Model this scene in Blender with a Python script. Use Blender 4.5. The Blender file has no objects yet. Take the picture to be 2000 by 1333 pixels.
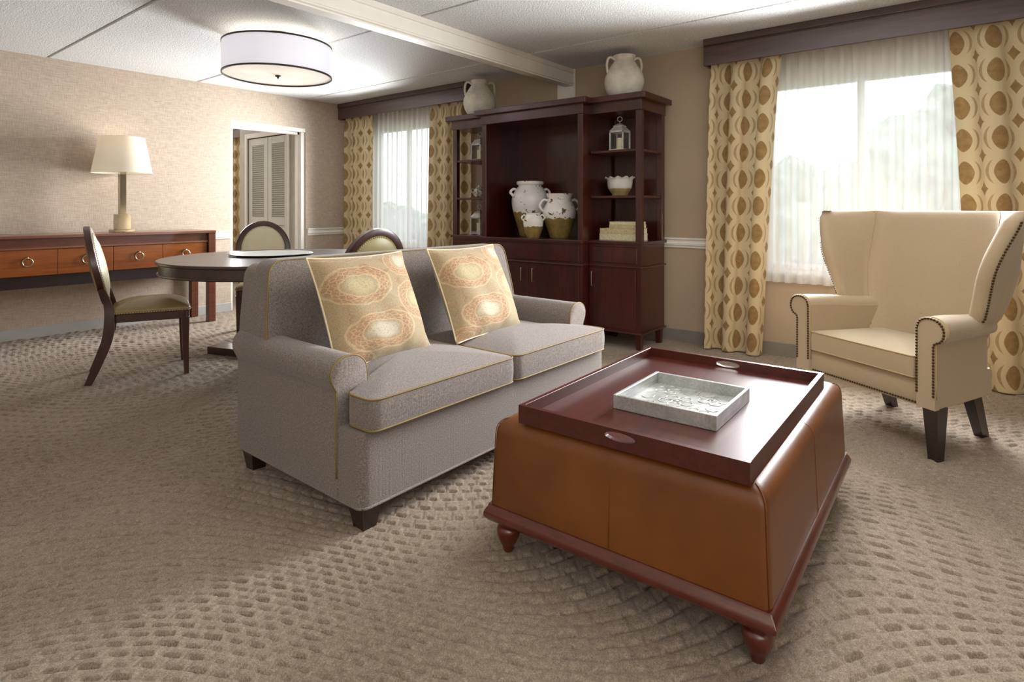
import bpy, bmesh, math, random
import numpy as np
from mathutils import Vector, Matrix
PI = math.pi
SC = bpy.context.scene
COL = SC.collection

# ------------------------------------------------------------------ camera
CAM_H = 1.12
cam_d = bpy.data.cameras.new('camera')
cam_d.sensor_width = 36.0
cam_d.lens = 1152.0 / 2000.0 * 36.0
cam_d.shift_y = -(666.5 - 406.0) / 2000.0
cam_d.clip_start = 0.05
cam_d.clip_end = 200
cam = bpy.data.objects.new('camera', cam_d)
COL.objects.link(cam)
cam.location = (0, 0, CAM_H)
cam.rotation_euler = (PI / 2, 0, math.radians(38.315) - PI / 2)
SC.camera = cam

# ------------------------------------------------------------------ world, lights, exposure
w = bpy.data.worlds.new('overcast_sky')
SC.world = w
w.use_nodes = True
bg = w.node_tree.nodes['Background']
bg.inputs[0].default_value = (0.86, 0.93, 1.0, 1)
bg.inputs[1].default_value = 3.0

def area(name, loc, rot, sx, sy, power, col=(1, 1, 1), spread=180):
    l = bpy.data.lights.new(name, 'AREA')
    l.shape = 'RECTANGLE'
    l.size = sx
    l.size_y = sy
    l.energy = power
    l.color = col
    l.spread = math.radians(spread)
    o = bpy.data.objects.new(name, l)
    COL.objects.link(o)
    o.location = loc
    o.rotation_euler = rot
    return o

# daylight entering through the two windows (local -Z faces into the room, -X)
area('daylight_window_near', (4.53, 0.66, 1.35), (0, math.radians(90), 0), 1.4, 1.05, 140, (0.96, 0.98, 1.0), 140)
area('daylight_window_far', (4.50, 5.38, 1.40), (0, math.radians(90), 0), 1.4, 0.95, 110, (0.96, 0.98, 1.0), 130)
# soft fill light added behind the camera, no source in the room
area('fill_light_behind', (-1.6, -1.4, 1.75), (0, math.radians(-90), math.radians(38)), 1.6, 3.0, 36, (1.0, 0.98, 0.96))
# upward fill added behind the camera to brighten the ceiling
area('ceiling_bounce_fill', (-0.9, -0.6, 1.0), (PI, 0, 0), 0.9, 0.9, 62, (0.97, 0.985, 1.0))
# unseen downward fill added over the seating area to brighten the cabinet
area('seating_area_fill', (2.1, 0.7, 2.22), (0, 0, 0), 0.75, 0.75, 17, (1.0, 0.96, 0.90))
# daylight of the room beyond the doorway
area('daylight_next_room', (4.45, 9.3, 1.5), (0, math.radians(90), 0), 1.3, 0.9, 80, (0.97, 0.985, 1.0))

SC.view_settings.view_transform = 'Standard'
SC.view_settings.look = 'None'
SC.view_settings.gamma = 1.0
SC.view_settings.use_curve_mapping = False
SC.view_settings.exposure = 0.18

# ------------------------------------------------------------------ helpers: objects
def tag(o, label=None, cat=None, group=None, kind=None):
    if label: o['label'] = label
    if cat: o['category'] = cat
    if group: o['group'] = group
    if kind: o['kind'] = kind
    return o

def thing(name, label, cat, loc=(0, 0, 0), rz=0.0, group=None):
    o = bpy.data.objects.new(name, None)
    o.empty_display_size = 0.1
    COL.objects.link(o)
    o.location = loc
    o.rotation_euler = (0, 0, rz)
    return tag(o, label, cat, group)

def obj(name, geo, mat, parent=None, smooth=False, angle=None, uv=None):
    me = bpy.data.meshes.new(name)
    V, F = geo
    me.from_pydata([tuple(v) for v in V], [], [tuple(f) for f in F])
    me.update()
    if smooth:
        me.polygons.foreach_set('use_smooth', [True] * len(me.polygons))
        if angle:
            try: me.set_sharp_from_angle(angle=math.radians(angle))
            except Exception: pass
    if uv is not None:
        lay = me.uv_layers.new(name='UVMap')
        li = np.empty(len(me.loops), dtype=np.int32)
        me.loops.foreach_get('vertex_index', li)
        lay.data.foreach_set('uv', np.asarray(uv, dtype=np.float32)[li].ravel())
    if mat is not None: me.materials.append(mat)
    o = bpy.data.objects.new(name, me)
    COL.objects.link(o)
    if parent is not None: o.parent = parent
    return o

def copy_tree(o, parent=None):
    c = o.copy()
    COL.objects.link(c)
    c.parent = parent
    for ch in list(o.children):
        copy_tree(ch, c)
    return c

def struct(name, geo, mat, parent=None, **k):
    o = obj(name, geo, mat, parent, **k)
    o['kind'] = 'structure'
    return o

# ------------------------------------------------------------------ helpers: shapes -> (verts, faces)
def join(*gs):
    V, F = [], []
    for g in gs:
        n = len(V)
        V += list(g[0])
        F += [tuple(i + n for i in f) for f in g[1]]
    return V, F

def xf(g, M=None, loc=None, rot=None, scale=None, fn=None):
    V = [Vector(v) for v in g[0]]
    if scale is not None: V = [Vector((v.x * scale[0], v.y * scale[1], v.z * scale[2])) for v in V]
    if rot is not None:
        R = Matrix.Rotation(rot[2], 3, 'Z') @ Matrix.Rotation(rot[1], 3, 'Y') @ Matrix.Rotation(rot[0], 3, 'X')
        V = [R @ v for v in V]
    if M is not None: V = [M @ v for v in V]
    if loc is not None: V = [v + Vector(loc) for v in V]
    if fn is not None: V = [Vector(fn(v)) for v in V]
    return V, g[1]

def flip(g):
    return g[0], [tuple(reversed(f)) for f in g[1]]

def box(x0, x1, y0, y1, z0, z1, bev=0.0, seg=2):
    bm = bmesh.new()
    bmesh.ops.create_cube(bm, size=1)
    for v in bm.verts:
        v.co = Vector(((x0 + x1) / 2 + v.co.x * (x1 - x0), (y0 + y1) / 2 + v.co.y * (y1 - y0), (z0 + z1) / 2 + v.co.z * (z1 - z0)))
    if bev > 0:
        bmesh.ops.bevel(bm, geom=list(bm.edges), offset=bev, segments=seg, profile=0.5, affect='EDGES')
    bm.verts.index_update()
    g = [v.co.copy() for v in bm.verts], [tuple(v.index for v in f.verts) for f in bm.faces]
    bm.free()
    return g

def loft(rings, closed=True, cap0=True, cap1=True):
    V, F = [], []
    n = len(rings[0])
    for r in rings: V += [Vector(p) for p in r]
    for i in range(len(rings) - 1):
        a, b = i * n, (i + 1) * n
        for j in range(n if closed else n - 1):
            k = (j + 1) % n
            F.append((a + j, a + k, b + k, b + j))
    if cap0: F.append(tuple(reversed(range(n))))
    if cap1:
        m = (len(rings) - 1) * n
        F.append(tuple(range(m, m + n)))
    return V, F

def lathe(prof, n=32, cx=0, cy=0, sx=1, sy=1, cap=True):
    """prof: [(r, z)] from bottom to top"""
    rings = []
    for r, z in prof:
        r = max(r, 1e-4)
        rings.append([(cx + sx * r * math.cos(2 * PI * k / n), cy + sy * r * math.sin(2 * PI * k / n), z) for k in range(n)])
    return loft(rings, cap0=cap, cap1=cap)

def spline(pts, n=8, closed=False):
    """Catmull-Rom through points"""
    P = [Vector(p) for p in pts]
    out = []
    m = len(P)
    for i in range(m if closed else m - 1):
        if closed: a, b, c, d = P[i - 1], P[i], P[(i + 1) % m], P[(i + 2) % m]
        else: a, b, c, d = P[max(i - 1, 0)], P[i], P[i + 1], P[min(i + 2, m - 1)]
        for k in range(n):
            t = k / n
            out.append(0.5 * ((2 * b) + (c - a) * t + (2 * a - 5 * b + 4 * c - d) * t * t + (3 * b - 3 * c + d - a) * t ** 3))
    if not closed: out.append(P[-1])
    return out

def tube(path, r, n=8, closed=False):
    P = [Vector(p) for p in path]
    m = len(P)
    rad = r if callable(r) else (lambda t: r)
    rings = []
    up = None
    for i in range(m):
        if closed: t = (P[(i + 1) % m] - P[i - 1])
        else: t = P[min(i + 1, m - 1)] - P[max(i - 1, 0)]
        t.normalize()
        if up is None:
            up = Vector((0, 0, 1)) if abs(t.z) < 0.9 else Vector((1, 0, 0))
        s = t.cross(up)
        if s.length < 1e-6: s = t.orthogonal()
        s.normalize()
        up = s.cross(t).normalized()
        q = rad(i / max(m - 1, 1))
        rings.append([P[i] + s * (q * math.cos(2 * PI * k / n)) + up * (q * math.sin(2 * PI * k / n)) for k in range(n)])
    if closed:
        V, F = loft(rings, cap0=False, cap1=False)
        a = (m - 1) * n
        # best match offset for seam
        best = min(range(n), key=lambda o: (rings[-1][0] - rings[0][o]).length)
        for j in range(n):
            k = (j + 1) % n
            F.append((a + j, a + k, (k + best) % n, (j + best) % n))
        return V, F
    return loft(rings)

def sweep(path, prof, up=(0, 0, 1)):
    """sweep a closed 2-d profile [(side, up)] along an open path"""
    P = [Vector(p) for p in path]
    U = Vector(up)
    rings = []
    for i in range(len(P)):
        t = (P[min(i + 1, len(P) - 1)] - P[max(i - 1, 0)]).normalized()
        s = t.cross(U).normalized()
        u2 = s.cross(t)
        rings.append([P[i] + s * a + u2 * b for a, b in prof])
    return loft(rings)

def extrude(poly, axis, a0, a1):
    """poly: 2-d outline; axis 'x': (y,z), 'y': (x,z), 'z': (x,y)"""
    def put(p, a):
        if axis == 'x': return (a, p[0], p[1])
        if axis == 'y': return (p[0], a, p[1])
        return (p[0], p[1], a)
    return loft([[put(p, a0) for p in poly], [put(p, a1) for p in poly]])

def rrect(x0, x1, y0, y1, r, n=5):
    out = []
    for cx, cy, a0 in ((x1 - r, y0 + r, -90), (x1 - r, y1 - r, 0), (x0 + r, y1 - r, 90), (x0 + r, y0 + r, 180)):
        for k in range(n + 1):
            a = math.radians(a0 + 90 * k / n)
            out.append((cx + r * math.cos(a), cy + r * math.sin(a)))
    return out

def round_poly(pts, r, n=5):
    out = []
    m = len(pts)
    for i in range(m):
        p = Vector(pts[i]).to_2d() if len(pts[i]) > 2 else Vector(pts[i])
        a = Vector(pts[i - 1]) - p
        b = Vector(pts[(i + 1) % m]) - p
        q = min(r if not isinstance(r, (list, tuple)) else r[i], a.length * 0.49, b.length * 0.49)
        s, e = p + a.normalized() * q, p + b.normalized() * q
        for k in range(n + 1):
            t = k / n
            out.append(tuple((1 - t) ** 2 * s + 2 * t * (1 - t) * p + t * t * e))
    return out

def resample(pts, step, closed=True):
    P = [Vector(p) for p in pts]
    if closed: P = P + [P[0]]
    out = []
    for a, b in zip(P[:-1], P[1:]):
        k = max(1, int((b - a).length / step))
        for i in range(k): out.append(a.lerp(b, i / k))
    if not closed: out.append(P[-1])
    return out

def cushion(outline, z0, z1, ct, cb=0.0, bulge=0.008, c=None, nr=7, pw=2.6):
    """boxed cushion over a 2-d outline: flat boxing with domed top"""
    O = resample(outline, 0.03)
    cx = sum(p[0] for p in O) / len(O) if c is None else c[0]
    cy = sum(p[1] for p in O) / len(O) if c is None else c[1]
    rings = []
    for i in range(nr):
        s = 0.02 + 0.98 * i / nr
        rings.append([(cx + (p[0] - cx) * s, cy + (p[1] - cy) * s, z0 - cb * (1 - s ** pw)) for p in O])
    for t in (0, 0.25, 0.5, 0.75, 1.0):
        b = 1 + bulge * 4 * t * (1 - t)
        rings.append([(cx + (p[0] - cx) * b, cy + (p[1] - cy) * b, z0 + (z1 - z0) * t) for p in O])
    for i in reversed(range(nr)):
        s = 0.02 + 0.98 * i / nr
        rings.append([(cx + (p[0] - cx) * s, cy + (p[1] - cy) * s, z1 + ct * (1 - s ** pw)) for p in O])
    return loft(rings)

def ico(sub=2, r=1.0):
    bm = bmesh.new()
    bmesh.ops.create_icosphere(bm, subdivisions=sub, radius=r)
    bm.verts.index_update()
    g = [v.co.copy() for v in bm.verts], [tuple(v.index for v in f.verts) for f in bm.faces]
    bm.free()
    return g
def arcpts(pts, step, closed=False):
    P = [Vector(p) for p in pts]
    if closed: P = P + [P[0]]
    out, need = [P[0]], step
    for a, b in zip(P[:-1], P[1:]):
        L = (b - a).length
        while L >= need and L > 0:
            a = a.lerp(b, need / L)
            out.append(a)
            L -= need
            need = step
        need -= L
    return out
DOT = ico(1)
def dots(pts, r):
    V, F = [], []
    for p in pts:
        n = len(V)
        V += [Vector(p) + v * r for v in DOT[0]]
        F += [tuple(i + n for i in f) for f in DOT[1]]
    return V, F

def smooth01(a, b, x):
    t = min(max((x - a) / (b - a), 0), 1)
    return t * t * (3 - 2 * t)

# ------------------------------------------------------------------ helpers: materials
def lin(r, g, b):
    f = lambda c: ((c / 255) / 12.92) if c / 255 <= 0.04045 else (((c / 255) + 0.055) / 1.055) ** 2.4
    return (f(r), f(g), f(b), 1)

class NT:
    def __init__(s, name):
        s.m = bpy.data.materials.new(name)
        s.m.use_nodes = True
        s.t = s.m.node_tree
        s.t.nodes.clear()
        s.out = s.n('ShaderNodeOutputMaterial')
    def n(s, typ, **k):
        nd = s.t.nodes.new(typ)
        for a, b in k.items(): setattr(nd, a, b)
        return nd
    def l(s, a, b): s.t.links.new(a, b)
    def set(s, sock, v):
        if hasattr(v, 'node'): s.l(v, sock)
        else: sock.default_value = v
    def math(s, op, a, b=None, c=None, clamp=False):
        nd = s.n('ShaderNodeMath', operation=op, use_clamp=clamp)
        s.set(nd.inputs[0], a)
        if b is not None: s.set(nd.inputs[1], b)
        if c is not None: s.set(nd.inputs[2], c)
        return nd.outputs[0]
    def coord(s, kind='Object', scale=None, rot=None):
        o = s.n('ShaderNodeTexCoord').outputs[kind]
        if scale is None and rot is None: return o
        mp = s.n('ShaderNodeMapping')
        s.l(o, mp.inputs[0])
        if scale is not None: mp.inputs['Scale'].default_value = scale
        if rot is not None: mp.inputs['Rotation'].default_value = rot
        return mp.outputs[0]
    def noise(s, vec, scale, detail=3, rough=0.55, dist=0.0, out=0):
        nd = s.n('ShaderNodeTexNoise')
        s.l(vec, nd.inputs['Vector'])
        nd.inputs['Scale'].default_value = scale
        nd.inputs['Detail'].default_value = detail
        nd.inputs['Roughness'].default_value = rough
        nd.inputs['Distortion'].default_value = dist
        return nd.outputs[out]
    def mix(s, f, a, b, mode='MIX'):
        nd = s.n('ShaderNodeMix', data_type='RGBA', blend_type=mode)
        s.set(nd.inputs[0], f)
        s.set(nd.inputs[6], a)
        s.set(nd.inputs[7], b)
        return nd.outputs[2]
    def ramp(s, f, stops):
        nd = s.n('ShaderNodeValToRGB')
        s.l(f, nd.inputs[0])
        el = nd.color_ramp.elements
        el[0].position, el[0].color = stops[0]
        el[1].position, el[1].color = stops[-1]
        for p, c in stops[1:-1]:
            e = el.new(p)
            e.color = c
        return nd.outputs[0]
    def step(s, v, a, b):
        nd = s.n('ShaderNodeMapRange', interpolation_type='SMOOTHSTEP')
        s.set(nd.inputs[0], v)
        nd.inputs[1].default_value = a
        nd.inputs[2].default_value = b
        return nd.outputs[0]
    def bump(s, h, strength=0.3, dist=0.01, normal=None):
        nd = s.n('ShaderNodeBump')
        nd.inputs['Strength'].default_value = strength
        nd.inputs['Distance'].default_value = dist
        s.l(h, nd.inputs['Height'])
        if normal is not None: s.l(normal, nd.inputs['Normal'])
        return nd.outputs[0]
    def bsdf(s, col, rough=0.5, metal=0.0, coat=0.0, normal=None, spec=0.5, sheen=0.0, trans=0.0, emit=None, estr=0.0, coat_rough=0.1):
        p = s.n('ShaderNodeBsdfPrincipled')
        s.set(p.inputs['Base Color'], col)
        s.set(p.inputs['Roughness'], rough)
        p.inputs['Metallic'].default_value = metal
        p.inputs['Coat Weight'].default_value = coat
        p.inputs['Coat Roughness'].default_value = coat_rough
        p.inputs['Specular IOR Level'].default_value = spec
        p.inputs['Sheen Weight'].default_value = sheen
        p.inputs['Transmission Weight'].default_value = trans
        if emit is not None:
            s.set(p.inputs['Emission Color'], emit)
            p.inputs['Emission Strength'].default_value = estr
        if normal is not None: s.l(normal, p.inputs['Normal'])
        return p.outputs[0]
    def done(s, shader):
        s.l(shader, s.out.inputs[0])
        return s.m

def plain(name, rgb, rough=0.5, metal=0.0, coat=0.0, spec=0.5, var=0.06, nscale=8.0, bump=0.0, bscale=60.0, sheen=0.0):
    t = NT(name)
    v = t.coord()
    n = t.noise(v, nscale)
    c = lin(*rgb)
    d = tuple(max(x * (1 - var * 2), 0) for x in c[:3]) + (1,)
    e = tuple(min(x * (1 + var), 1) for x in c[:3]) + (1,)
    col = t.ramp(n, [(0.3, d), (0.7, e)])
    nm = t.bump(t.noise(v, bscale, 4), bump, 0.004) if bump else None
    return t.done(t.bsdf(col, rough, metal, coat, nm, spec, sheen))

def wood(name, dark, light, scale=(1, 1, 1), rough=0.35, coat=0.35, grain=26.0, coat_rough=0.12):
    t = NT(name)
    v = t.coord('Object', scale)
    a = t.noise(v, grain, 5, 0.6, 0.6)
    b = t.noise(v, grain * 0.12, 3, 0.5, 0.3)
    f = t.math('ADD', t.math('MULTIPLY', a, 0.6), t.math('MULTIPLY', b, 0.4))
    col = t.ramp(f, [(0.32, lin(*dark)), (0.68, lin(*light))])
    return t.done(t.bsdf(col, rough, 0, coat, t.bump(a, 0.04, 0.002), coat_rough=coat_rough))

def weave(name, a, b, fx, fz, plane='xz', rough=0.85, bump=0.25, sheen=0.15, blot=0.25, d=0.002):
    """woven cloth: two thread directions with irregular slubs"""
    t = NT(name)
    v = t.coord()
    sp = t.n('ShaderNodeSeparateXYZ')
    t.l(v, sp.inputs[0])
    ax = {'x': 0, 'y': 1, 'z': 2}
    def threads(i, f, stretch):
        mp = t.n('ShaderNodeMapping')
        t.l(v, mp.inputs[0])
        sc = [stretch] * 3
        sc[i] = f
        mp.inputs['Scale'].default_value = sc
        return t.noise(mp.outputs[0], 1.0, 2, 0.5)
    p = threads(ax[plane[0]], fx, fx * 0.06)
    q = threads(ax[plane[1]], fz, fz * 0.06)
    f = t.math('MULTIPLY', t.math('ADD', p, q), 0.5)
    if blot: f = t.math('ADD', f, t.math('MULTIPLY', t.math('SUBTRACT', t.noise(v, 3.0), 0.5), blot))
    col = t.ramp(f, [(0.36, lin(*a)), (0.64, lin(*b))])
    return t.done(t.bsdf(col, rough, 0, 0, t.bump(f, bump, d), 0.25, sheen))

# ------------------------------------------------------------------ materials
def wallcover():
    t = NT('grasscloth_wallcovering')
    v = t.coord()
    def th(sc, s1):
        mp = t.n('ShaderNodeMapping')
        t.l(v, mp.inputs[0])
        mp.inputs['Scale'].default_value = sc
        return t.noise(mp.outputs[0], s1, 2, 0.55)
    h = th((14.0, 14.0, 240.0), 1.0)
    k = th((200.0, 200.0, 14.0), 1.0)
    big = t.noise(v, 1.3, 2)
    f = t.math('ADD', t.math('MULTIPLY', h, 0.5), t.math('MULTIPLY', k, 0.5))
    f = t.math('ADD', f, t.math('MULTIPLY', t.math('SUBTRACT', big, 0.5), 0.10))
    col = t.ramp(f, [(0.36, lin(164, 148, 132)), (0.5, lin(178, 162, 146)), (0.64, lin(192, 177, 161))])
    return t.done(t.bsdf(col, 0.9, 0, 0, t.bump(f, 0.35, 0.004), 0.2))

def popcorn():
    t = NT('stippled_ceiling')
    v = t.coord()
    a = t.noise(v, 75, 4, 0.65)
    b = t.noise(v, 170, 2, 0.6)
    f = t.math('ADD', t.math('MULTIPLY', a, 0.65), t.math('MULTIPLY', b, 0.35))
    col = t.ramp(f, [(0.36, lin(196, 196, 194)), (0.5, lin(226, 226, 224)), (0.62, lin(240, 240, 238))])
    return t.done(t.bsdf(col, 0.95, 0, 0, t.bump(f, 1.0, 0.016), 0.1))

def carpet_mat():
    t = NT('carpet_pile')
    v = t.coord()
    a = t.noise(v, 260, 3, 0.7)
    b = t.noise(v, 2.2, 2)
    m = t.noise(v, 60, 3, 0.6)
    f = t.math('ADD', t.math('MULTIPLY', a, 0.6), t.math('ADD', t.math('MULTIPLY', b, 0.12), t.math('MULTIPLY', m, 0.28)))
    col = t.ramp(f, [(0.34, lin(104, 91, 77)), (0.5, lin(138, 123, 107)), (0.66, lin(172, 157, 140))])
    h = t.math('ADD', t.math('MULTIPLY', a, 0.5), t.math('MULTIPLY', m, 0.5))
    return t.done(t.bsdf(col, 1.0, 0, 0, t.bump(h, 0.6, 0.004), 0.05, 0.1))

def damask():
    """cream lattice of overlapping rings with tan ovals and small diamonds; UV is in metres of cloth"""
    t = NT('oval_lattice_drapery')
    uv = t.coord('UV')
    sp = t.n('ShaderNodeSeparateXYZ')
    t.l(uv, sp.inputs[0])
    A, B = 0.222, 0.206
    def cell(ou, ov):
        p = t.math('MULTIPLY', t.math('SUBTRACT', t.math('FRACT', t.math('ADD', t.math('DIVIDE', sp.outputs[0], A), ou)), 0.5), A)
        q = t.math('MULTIPLY', t.math('SUBTRACT', t.math('FRACT', t.math('ADD', t.math('DIVIDE', sp.outputs[1], B), ov)), 0.5), B)
        return p, q
    def ell(p, q, a, b, e=2.0):
        x = t.math('POWER', t.math('ABSOLUTE', t.math('DIVIDE', p, a)), e)
        y = t.math('POWER', t.math('ABSOLUTE', t.math('DIVIDE', q, b)), e)
        return t.math('ADD', x, y)
    p0, q0 = cell(0, 0)
    p1, q1 = cell(0.5, 0.5)
    oval = ell(p0, q0, 0.047, 0.074, 1.65)
    in_oval = t.math('SUBTRACT', 1.0, t.step(oval, 0.93, 1.05))
    ring = t.math('SUBTRACT', 1.0, t.step(ell(p0, q0, 0.072, 0.104, 1.9), 0.95, 1.03))
    dia = t.math('SUBTRACT', 1.0, t.step(ell(p1, q1, 0.033, 0.048, 0.85), 0.92, 1.05))
    c2 = t.math('SUBTRACT', 1.0, t.step(ell(p0, q0, 0.090, 0.088, 2.0), 0.96, 1.02))
    cres = t.math('MULTIPLY', c2, t.math('SUBTRACT', 1.0, ring))
    cres = t.math('MULTIPLY', cres, 0.72)
    tan = t.math('MAXIMUM', in_oval, t.math('MAXIMUM', dia, cres), clamp=True)
    n = t.noise(t.coord('UV', (300, 300, 1)), 1.0, 2)
    n2 = t.noise(t.coord('UV'), 25, 3)
    cream = t.ramp(n, [(0.3, lin(200, 180, 140)), (0.7, lin(222, 205, 168))])
    brown = t.ramp(n2, [(0.3, lin(140, 110, 66)), (0.7, lin(166, 134, 86))])
    col = t.mix(tan, cream, brown)
    d = t.bsdf(col, 0.62, 0, 0, t.bump(n, 0.12, 0.001), 0.35, 0.2)
    tr = t.n('ShaderNodeBsdfTranslucent')
    t.l(col, tr.inputs[0])
    mx = t.n('ShaderNodeMixShader')
    mx.inputs[0].default_value = 0.30
    t.l(d, mx.inputs[1])
    t.l(tr.outputs[0], mx.inputs[2])
    return t.done(mx.outputs[0])

def sheer_mat():
    t = NT('sheer_voile')
    v = t.coord('UV', (900, 900, 1))
    tr = t.n('ShaderNodeBsdfTransparent')
    tr.inputs[0].default_value = (1, 1, 1, 1)
    tl = t.n('ShaderNodeBsdfTranslucent')
    tl.inputs[0].default_value = (0.88, 0.87, 0.85, 1)
    df = t.n('ShaderNodeBsdfDiffuse')
    df.inputs[0].default_value = (0.86, 0.85, 0.83, 1)
    m1 = t.n('ShaderNodeMixShader')
    m1.inputs[0].default_value = 0.5
    t.l(tl.outputs[0], m1.inputs[1])
    t.l(df.outputs[0], m1.inputs[2])
    lw = t.n('ShaderNodeLayerWeight')
    lw.inputs[0].default_value = 0.35
    f = t.math('MULTIPLY_ADD', lw.outputs['Facing'], 0.32, 0.68, clamp=True)
    m2 = t.n('ShaderNodeMixShader')
    t.l(f, m2.inputs[0])
    t.l(tr.outputs[0], m2.inputs[1])
    t.l(m1.outputs[0], m2.inputs[2])
    return t.done(m2.outputs[0])

def glass_mat(name='window_glass', tint=(1, 1, 1, 1), refl=0.08):
    t = NT(name)
    tr = t.n('ShaderNodeBsdfTransparent')
    tr.inputs[0].default_value = tint
    gl = t.n('ShaderNodeBsdfGlossy')
    gl.inputs['Roughness'].default_value = 0.02
    n = t.noise(t.coord(), 4.0, 1)
    mx = t.n('ShaderNodeMixShader')
    t.l(t.math('MULTIPLY', t.math('ADD', n, 0.5), refl), mx.inputs[0])
    t.l(tr.outputs[0], mx.inputs[1])
    t.l(gl.outputs[0], mx.inputs[2])
    return t.done(mx.outputs[0])

def pillow_mat():
    t = NT('paisley_pillow_cloth')
    uv = t.coord('UV')
    wob = t.noise(uv, 4.0, 3, 0.55, 0, 1)
    va = t.n('ShaderNodeVectorMath', operation='MULTIPLY_ADD')
    t.l(wob, va.inputs[0])
    va.inputs[1].default_value = (0.12, 0.12, 0)
    t.l(uv, va.inputs[2])
    col = t.ramp(t.noise(uv, 4.5, 4, 0.6, 0.8), [(0.3, lin(126, 100, 68)), (0.44, lin(160, 138, 104)), (0.56, lin(150, 136, 104)), (0.75, lin(180, 164, 132))])
    sp = t.n('ShaderNodeSeparateXYZ')
    t.l(va.outputs[0], sp.inputs[0])
    scr = t.math('ABSOLUTE', t.math('SINE', t.math('MULTIPLY', t.noise(uv, 11, 2, 0.5, 1.6), 34)))
    line = t.step(scr, 0.30, 0.10)
    scr2 = t.math('ABSOLUTE', t.math('SINE', t.math('MULTIPLY', t.noise(uv, 24, 1, 0.5, 1.0), 26)))
    line2 = t.step(scr2, 0.40, 0.15)
    for cx, cy, a, b, inner in ((0.32, 0.67, 0.30, 0.165, (182, 170, 128)), (0.86, 0.87, 0.20, 0.14, (196, 194, 172)), (0.44, 0.24, 0.32, 0.15, (196, 194, 172)), (0.93, 0.47, 0.24, 0.17, (202, 180, 136)), (0.08, 0.0, 0.26, 0.12, (158, 118, 76)), (0.25, 1.02, 0.34, 0.09, (178, 148, 98))):
        dx = t.math('DIVIDE', t.math('SUBTRACT', sp.outputs[0], cx + 0.06), a)
        dy = t.math('DIVIDE', t.math('SUBTRACT', sp.outputs[1], cy + 0.06), b)
        e = t.math('SQRT', t.math('ADD', t.math('MULTIPLY', dx, dx), t.math('MULTIPLY', dy, dy)))
        ang = t.math('ARCTAN2', dy, dx)
        # border of scrolled loops between two fine outlines
        loop = t.math('ADD', t.math('SINE', t.math('MULTIPLY', ang, 17.0)), t.math('SINE', t.math('MULTIPLY', e, 34.0)))
        loop = t.step(t.math('ABSOLUTE', t.math('ADD', loop, t.math('MULTIPLY', t.noise(uv, 26, 1), 0.9))), 0.75, 0.25)
        band = t.math('MULTIPLY', t.step(e, 0.60, 0.70), t.math('SUBTRACT', 1.0, t.step(e, 0.92, 1.08)))
        rim = t.math('MULTIPLY', t.step(e, 0.58, 0.61), t.math('SUBTRACT', 1.0, t.step(e, 0.64, 0.67)))
        rim2 = t.math('MULTIPLY', t.step(e, 1.02, 1.05), t.math('SUBTRACT', 1.0, t.step(e, 1.09, 1.13)))
        col = t.mix(t.math('MULTIPLY', t.math('SUBTRACT', 1.0, t.step(e, 0.30, 0.64)), 0.65), col, lin(*inner))
        col = t.mix(t.math('MULTIPLY', band, 0.42), col, lin(150, 100, 66))
        col = t.mix(t.math('MULTIPLY', t.math('MULTIPLY', band, loop), 0.55), col, lin(206, 172, 128))
        col = t.mix(t.math('MULTIPLY', t.math('MAXIMUM', rim, rim2), 0.45), col, lin(212, 182, 138))
    col = t.mix(t.math('MULTIPLY', line, 0.30), col, lin(164, 108, 76))
    col = t.mix(t.math('MULTIPLY', t.step(t.noise(uv, 75, 3, 0.7), 0.50, 0.62), 0.42), col, lin(126, 98, 62))
    col = t.mix(t.math('MULTIPLY', t.step(t.noise(uv, 110, 2, 0.7), 0.54, 0.66), 0.30), col, lin(206, 192, 160))
    n = t.noise(uv, 240, 2)
    return t.done(t.bsdf(col, 0.75, 0, 0, t.bump(n, 0.25, 0.001), 0.3, 0.25))

def glaze_mat(name, zc, clay, glaze, amp=0.014, fr=18.0, chip=0.62):
    """glazed on top, bare clay below a wavy dip line at local height zc"""
    t = NT(name)
    v = t.coord()
    sp = t.n('ShaderNodeSeparateXYZ')
    t.l(v, sp.inputs[0])
    z = t.math('ADD', sp.outputs[2], t.math('MULTIPLY', t.math('SUBTRACT', t.noise(v, fr, 2), 0.5), amp * 4))
    g = t.step(z, zc - 0.002, zc + 0.002)
    chips = t.step(t.noise(v, 17, 3, 0.65, 0.6), chip, chip + 0.02)
    ccol = t.ramp(t.noise(v, 22, 3), [(0.3, lin(*[int(c * 0.8) for c in clay])), (0.7, lin(*clay))])
    gcol = t.ramp(t.noise(v, 9, 3), [(0.3, lin(*[int(c * 0.94) for c in glaze])), (0.7, lin(*glaze))])
    gcol = t.mix(chips, gcol, lin(104, 84, 48))
    col = t.mix(g, ccol, gcol)
    rough = t.math('SUBTRACT', 0.75, t.math('MULTIPLY', g, 0.5))
    return t.done(t.bsdf(col, rough, 0, 0, None, 0.5))

def tray_metal():
    t = NT('brushed_pewter')
    v = t.coord('Object', (4, 40, 40))
    a = t.noise(v, 3, 4, 0.6)
    b = t.noise(t.coord(), 14, 3)
    col = t.ramp(t.math('ADD', t.math('MULTIPLY', a, 0.5), t.math('MULTIPLY', b, 0.5)), [(0.3, lin(146, 147, 143)), (0.7, lin(210, 212, 210))])
    return t.done(t.bsdf(col, 0.42, 0.55, 0, t.bump(a, 0.1, 0.002)))

def leather_mat():
    t = NT('tan_leather')
    v = t.coord()
    n = t.noise(v, 3.0, 3, 0.6)
    p = t.noise(v, 320, 2, 0.5)
    col = t.ramp(n, [(0.3, lin(92, 49, 14)), (0.7, lin(117, 66, 22))])
    return t.done(t.bsdf(col, t.math('MULTIPLY_ADD', n, 0.2, 0.30), 0, 0.0, t.bump(p, 0.10, 0.001), 0.5))

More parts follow.
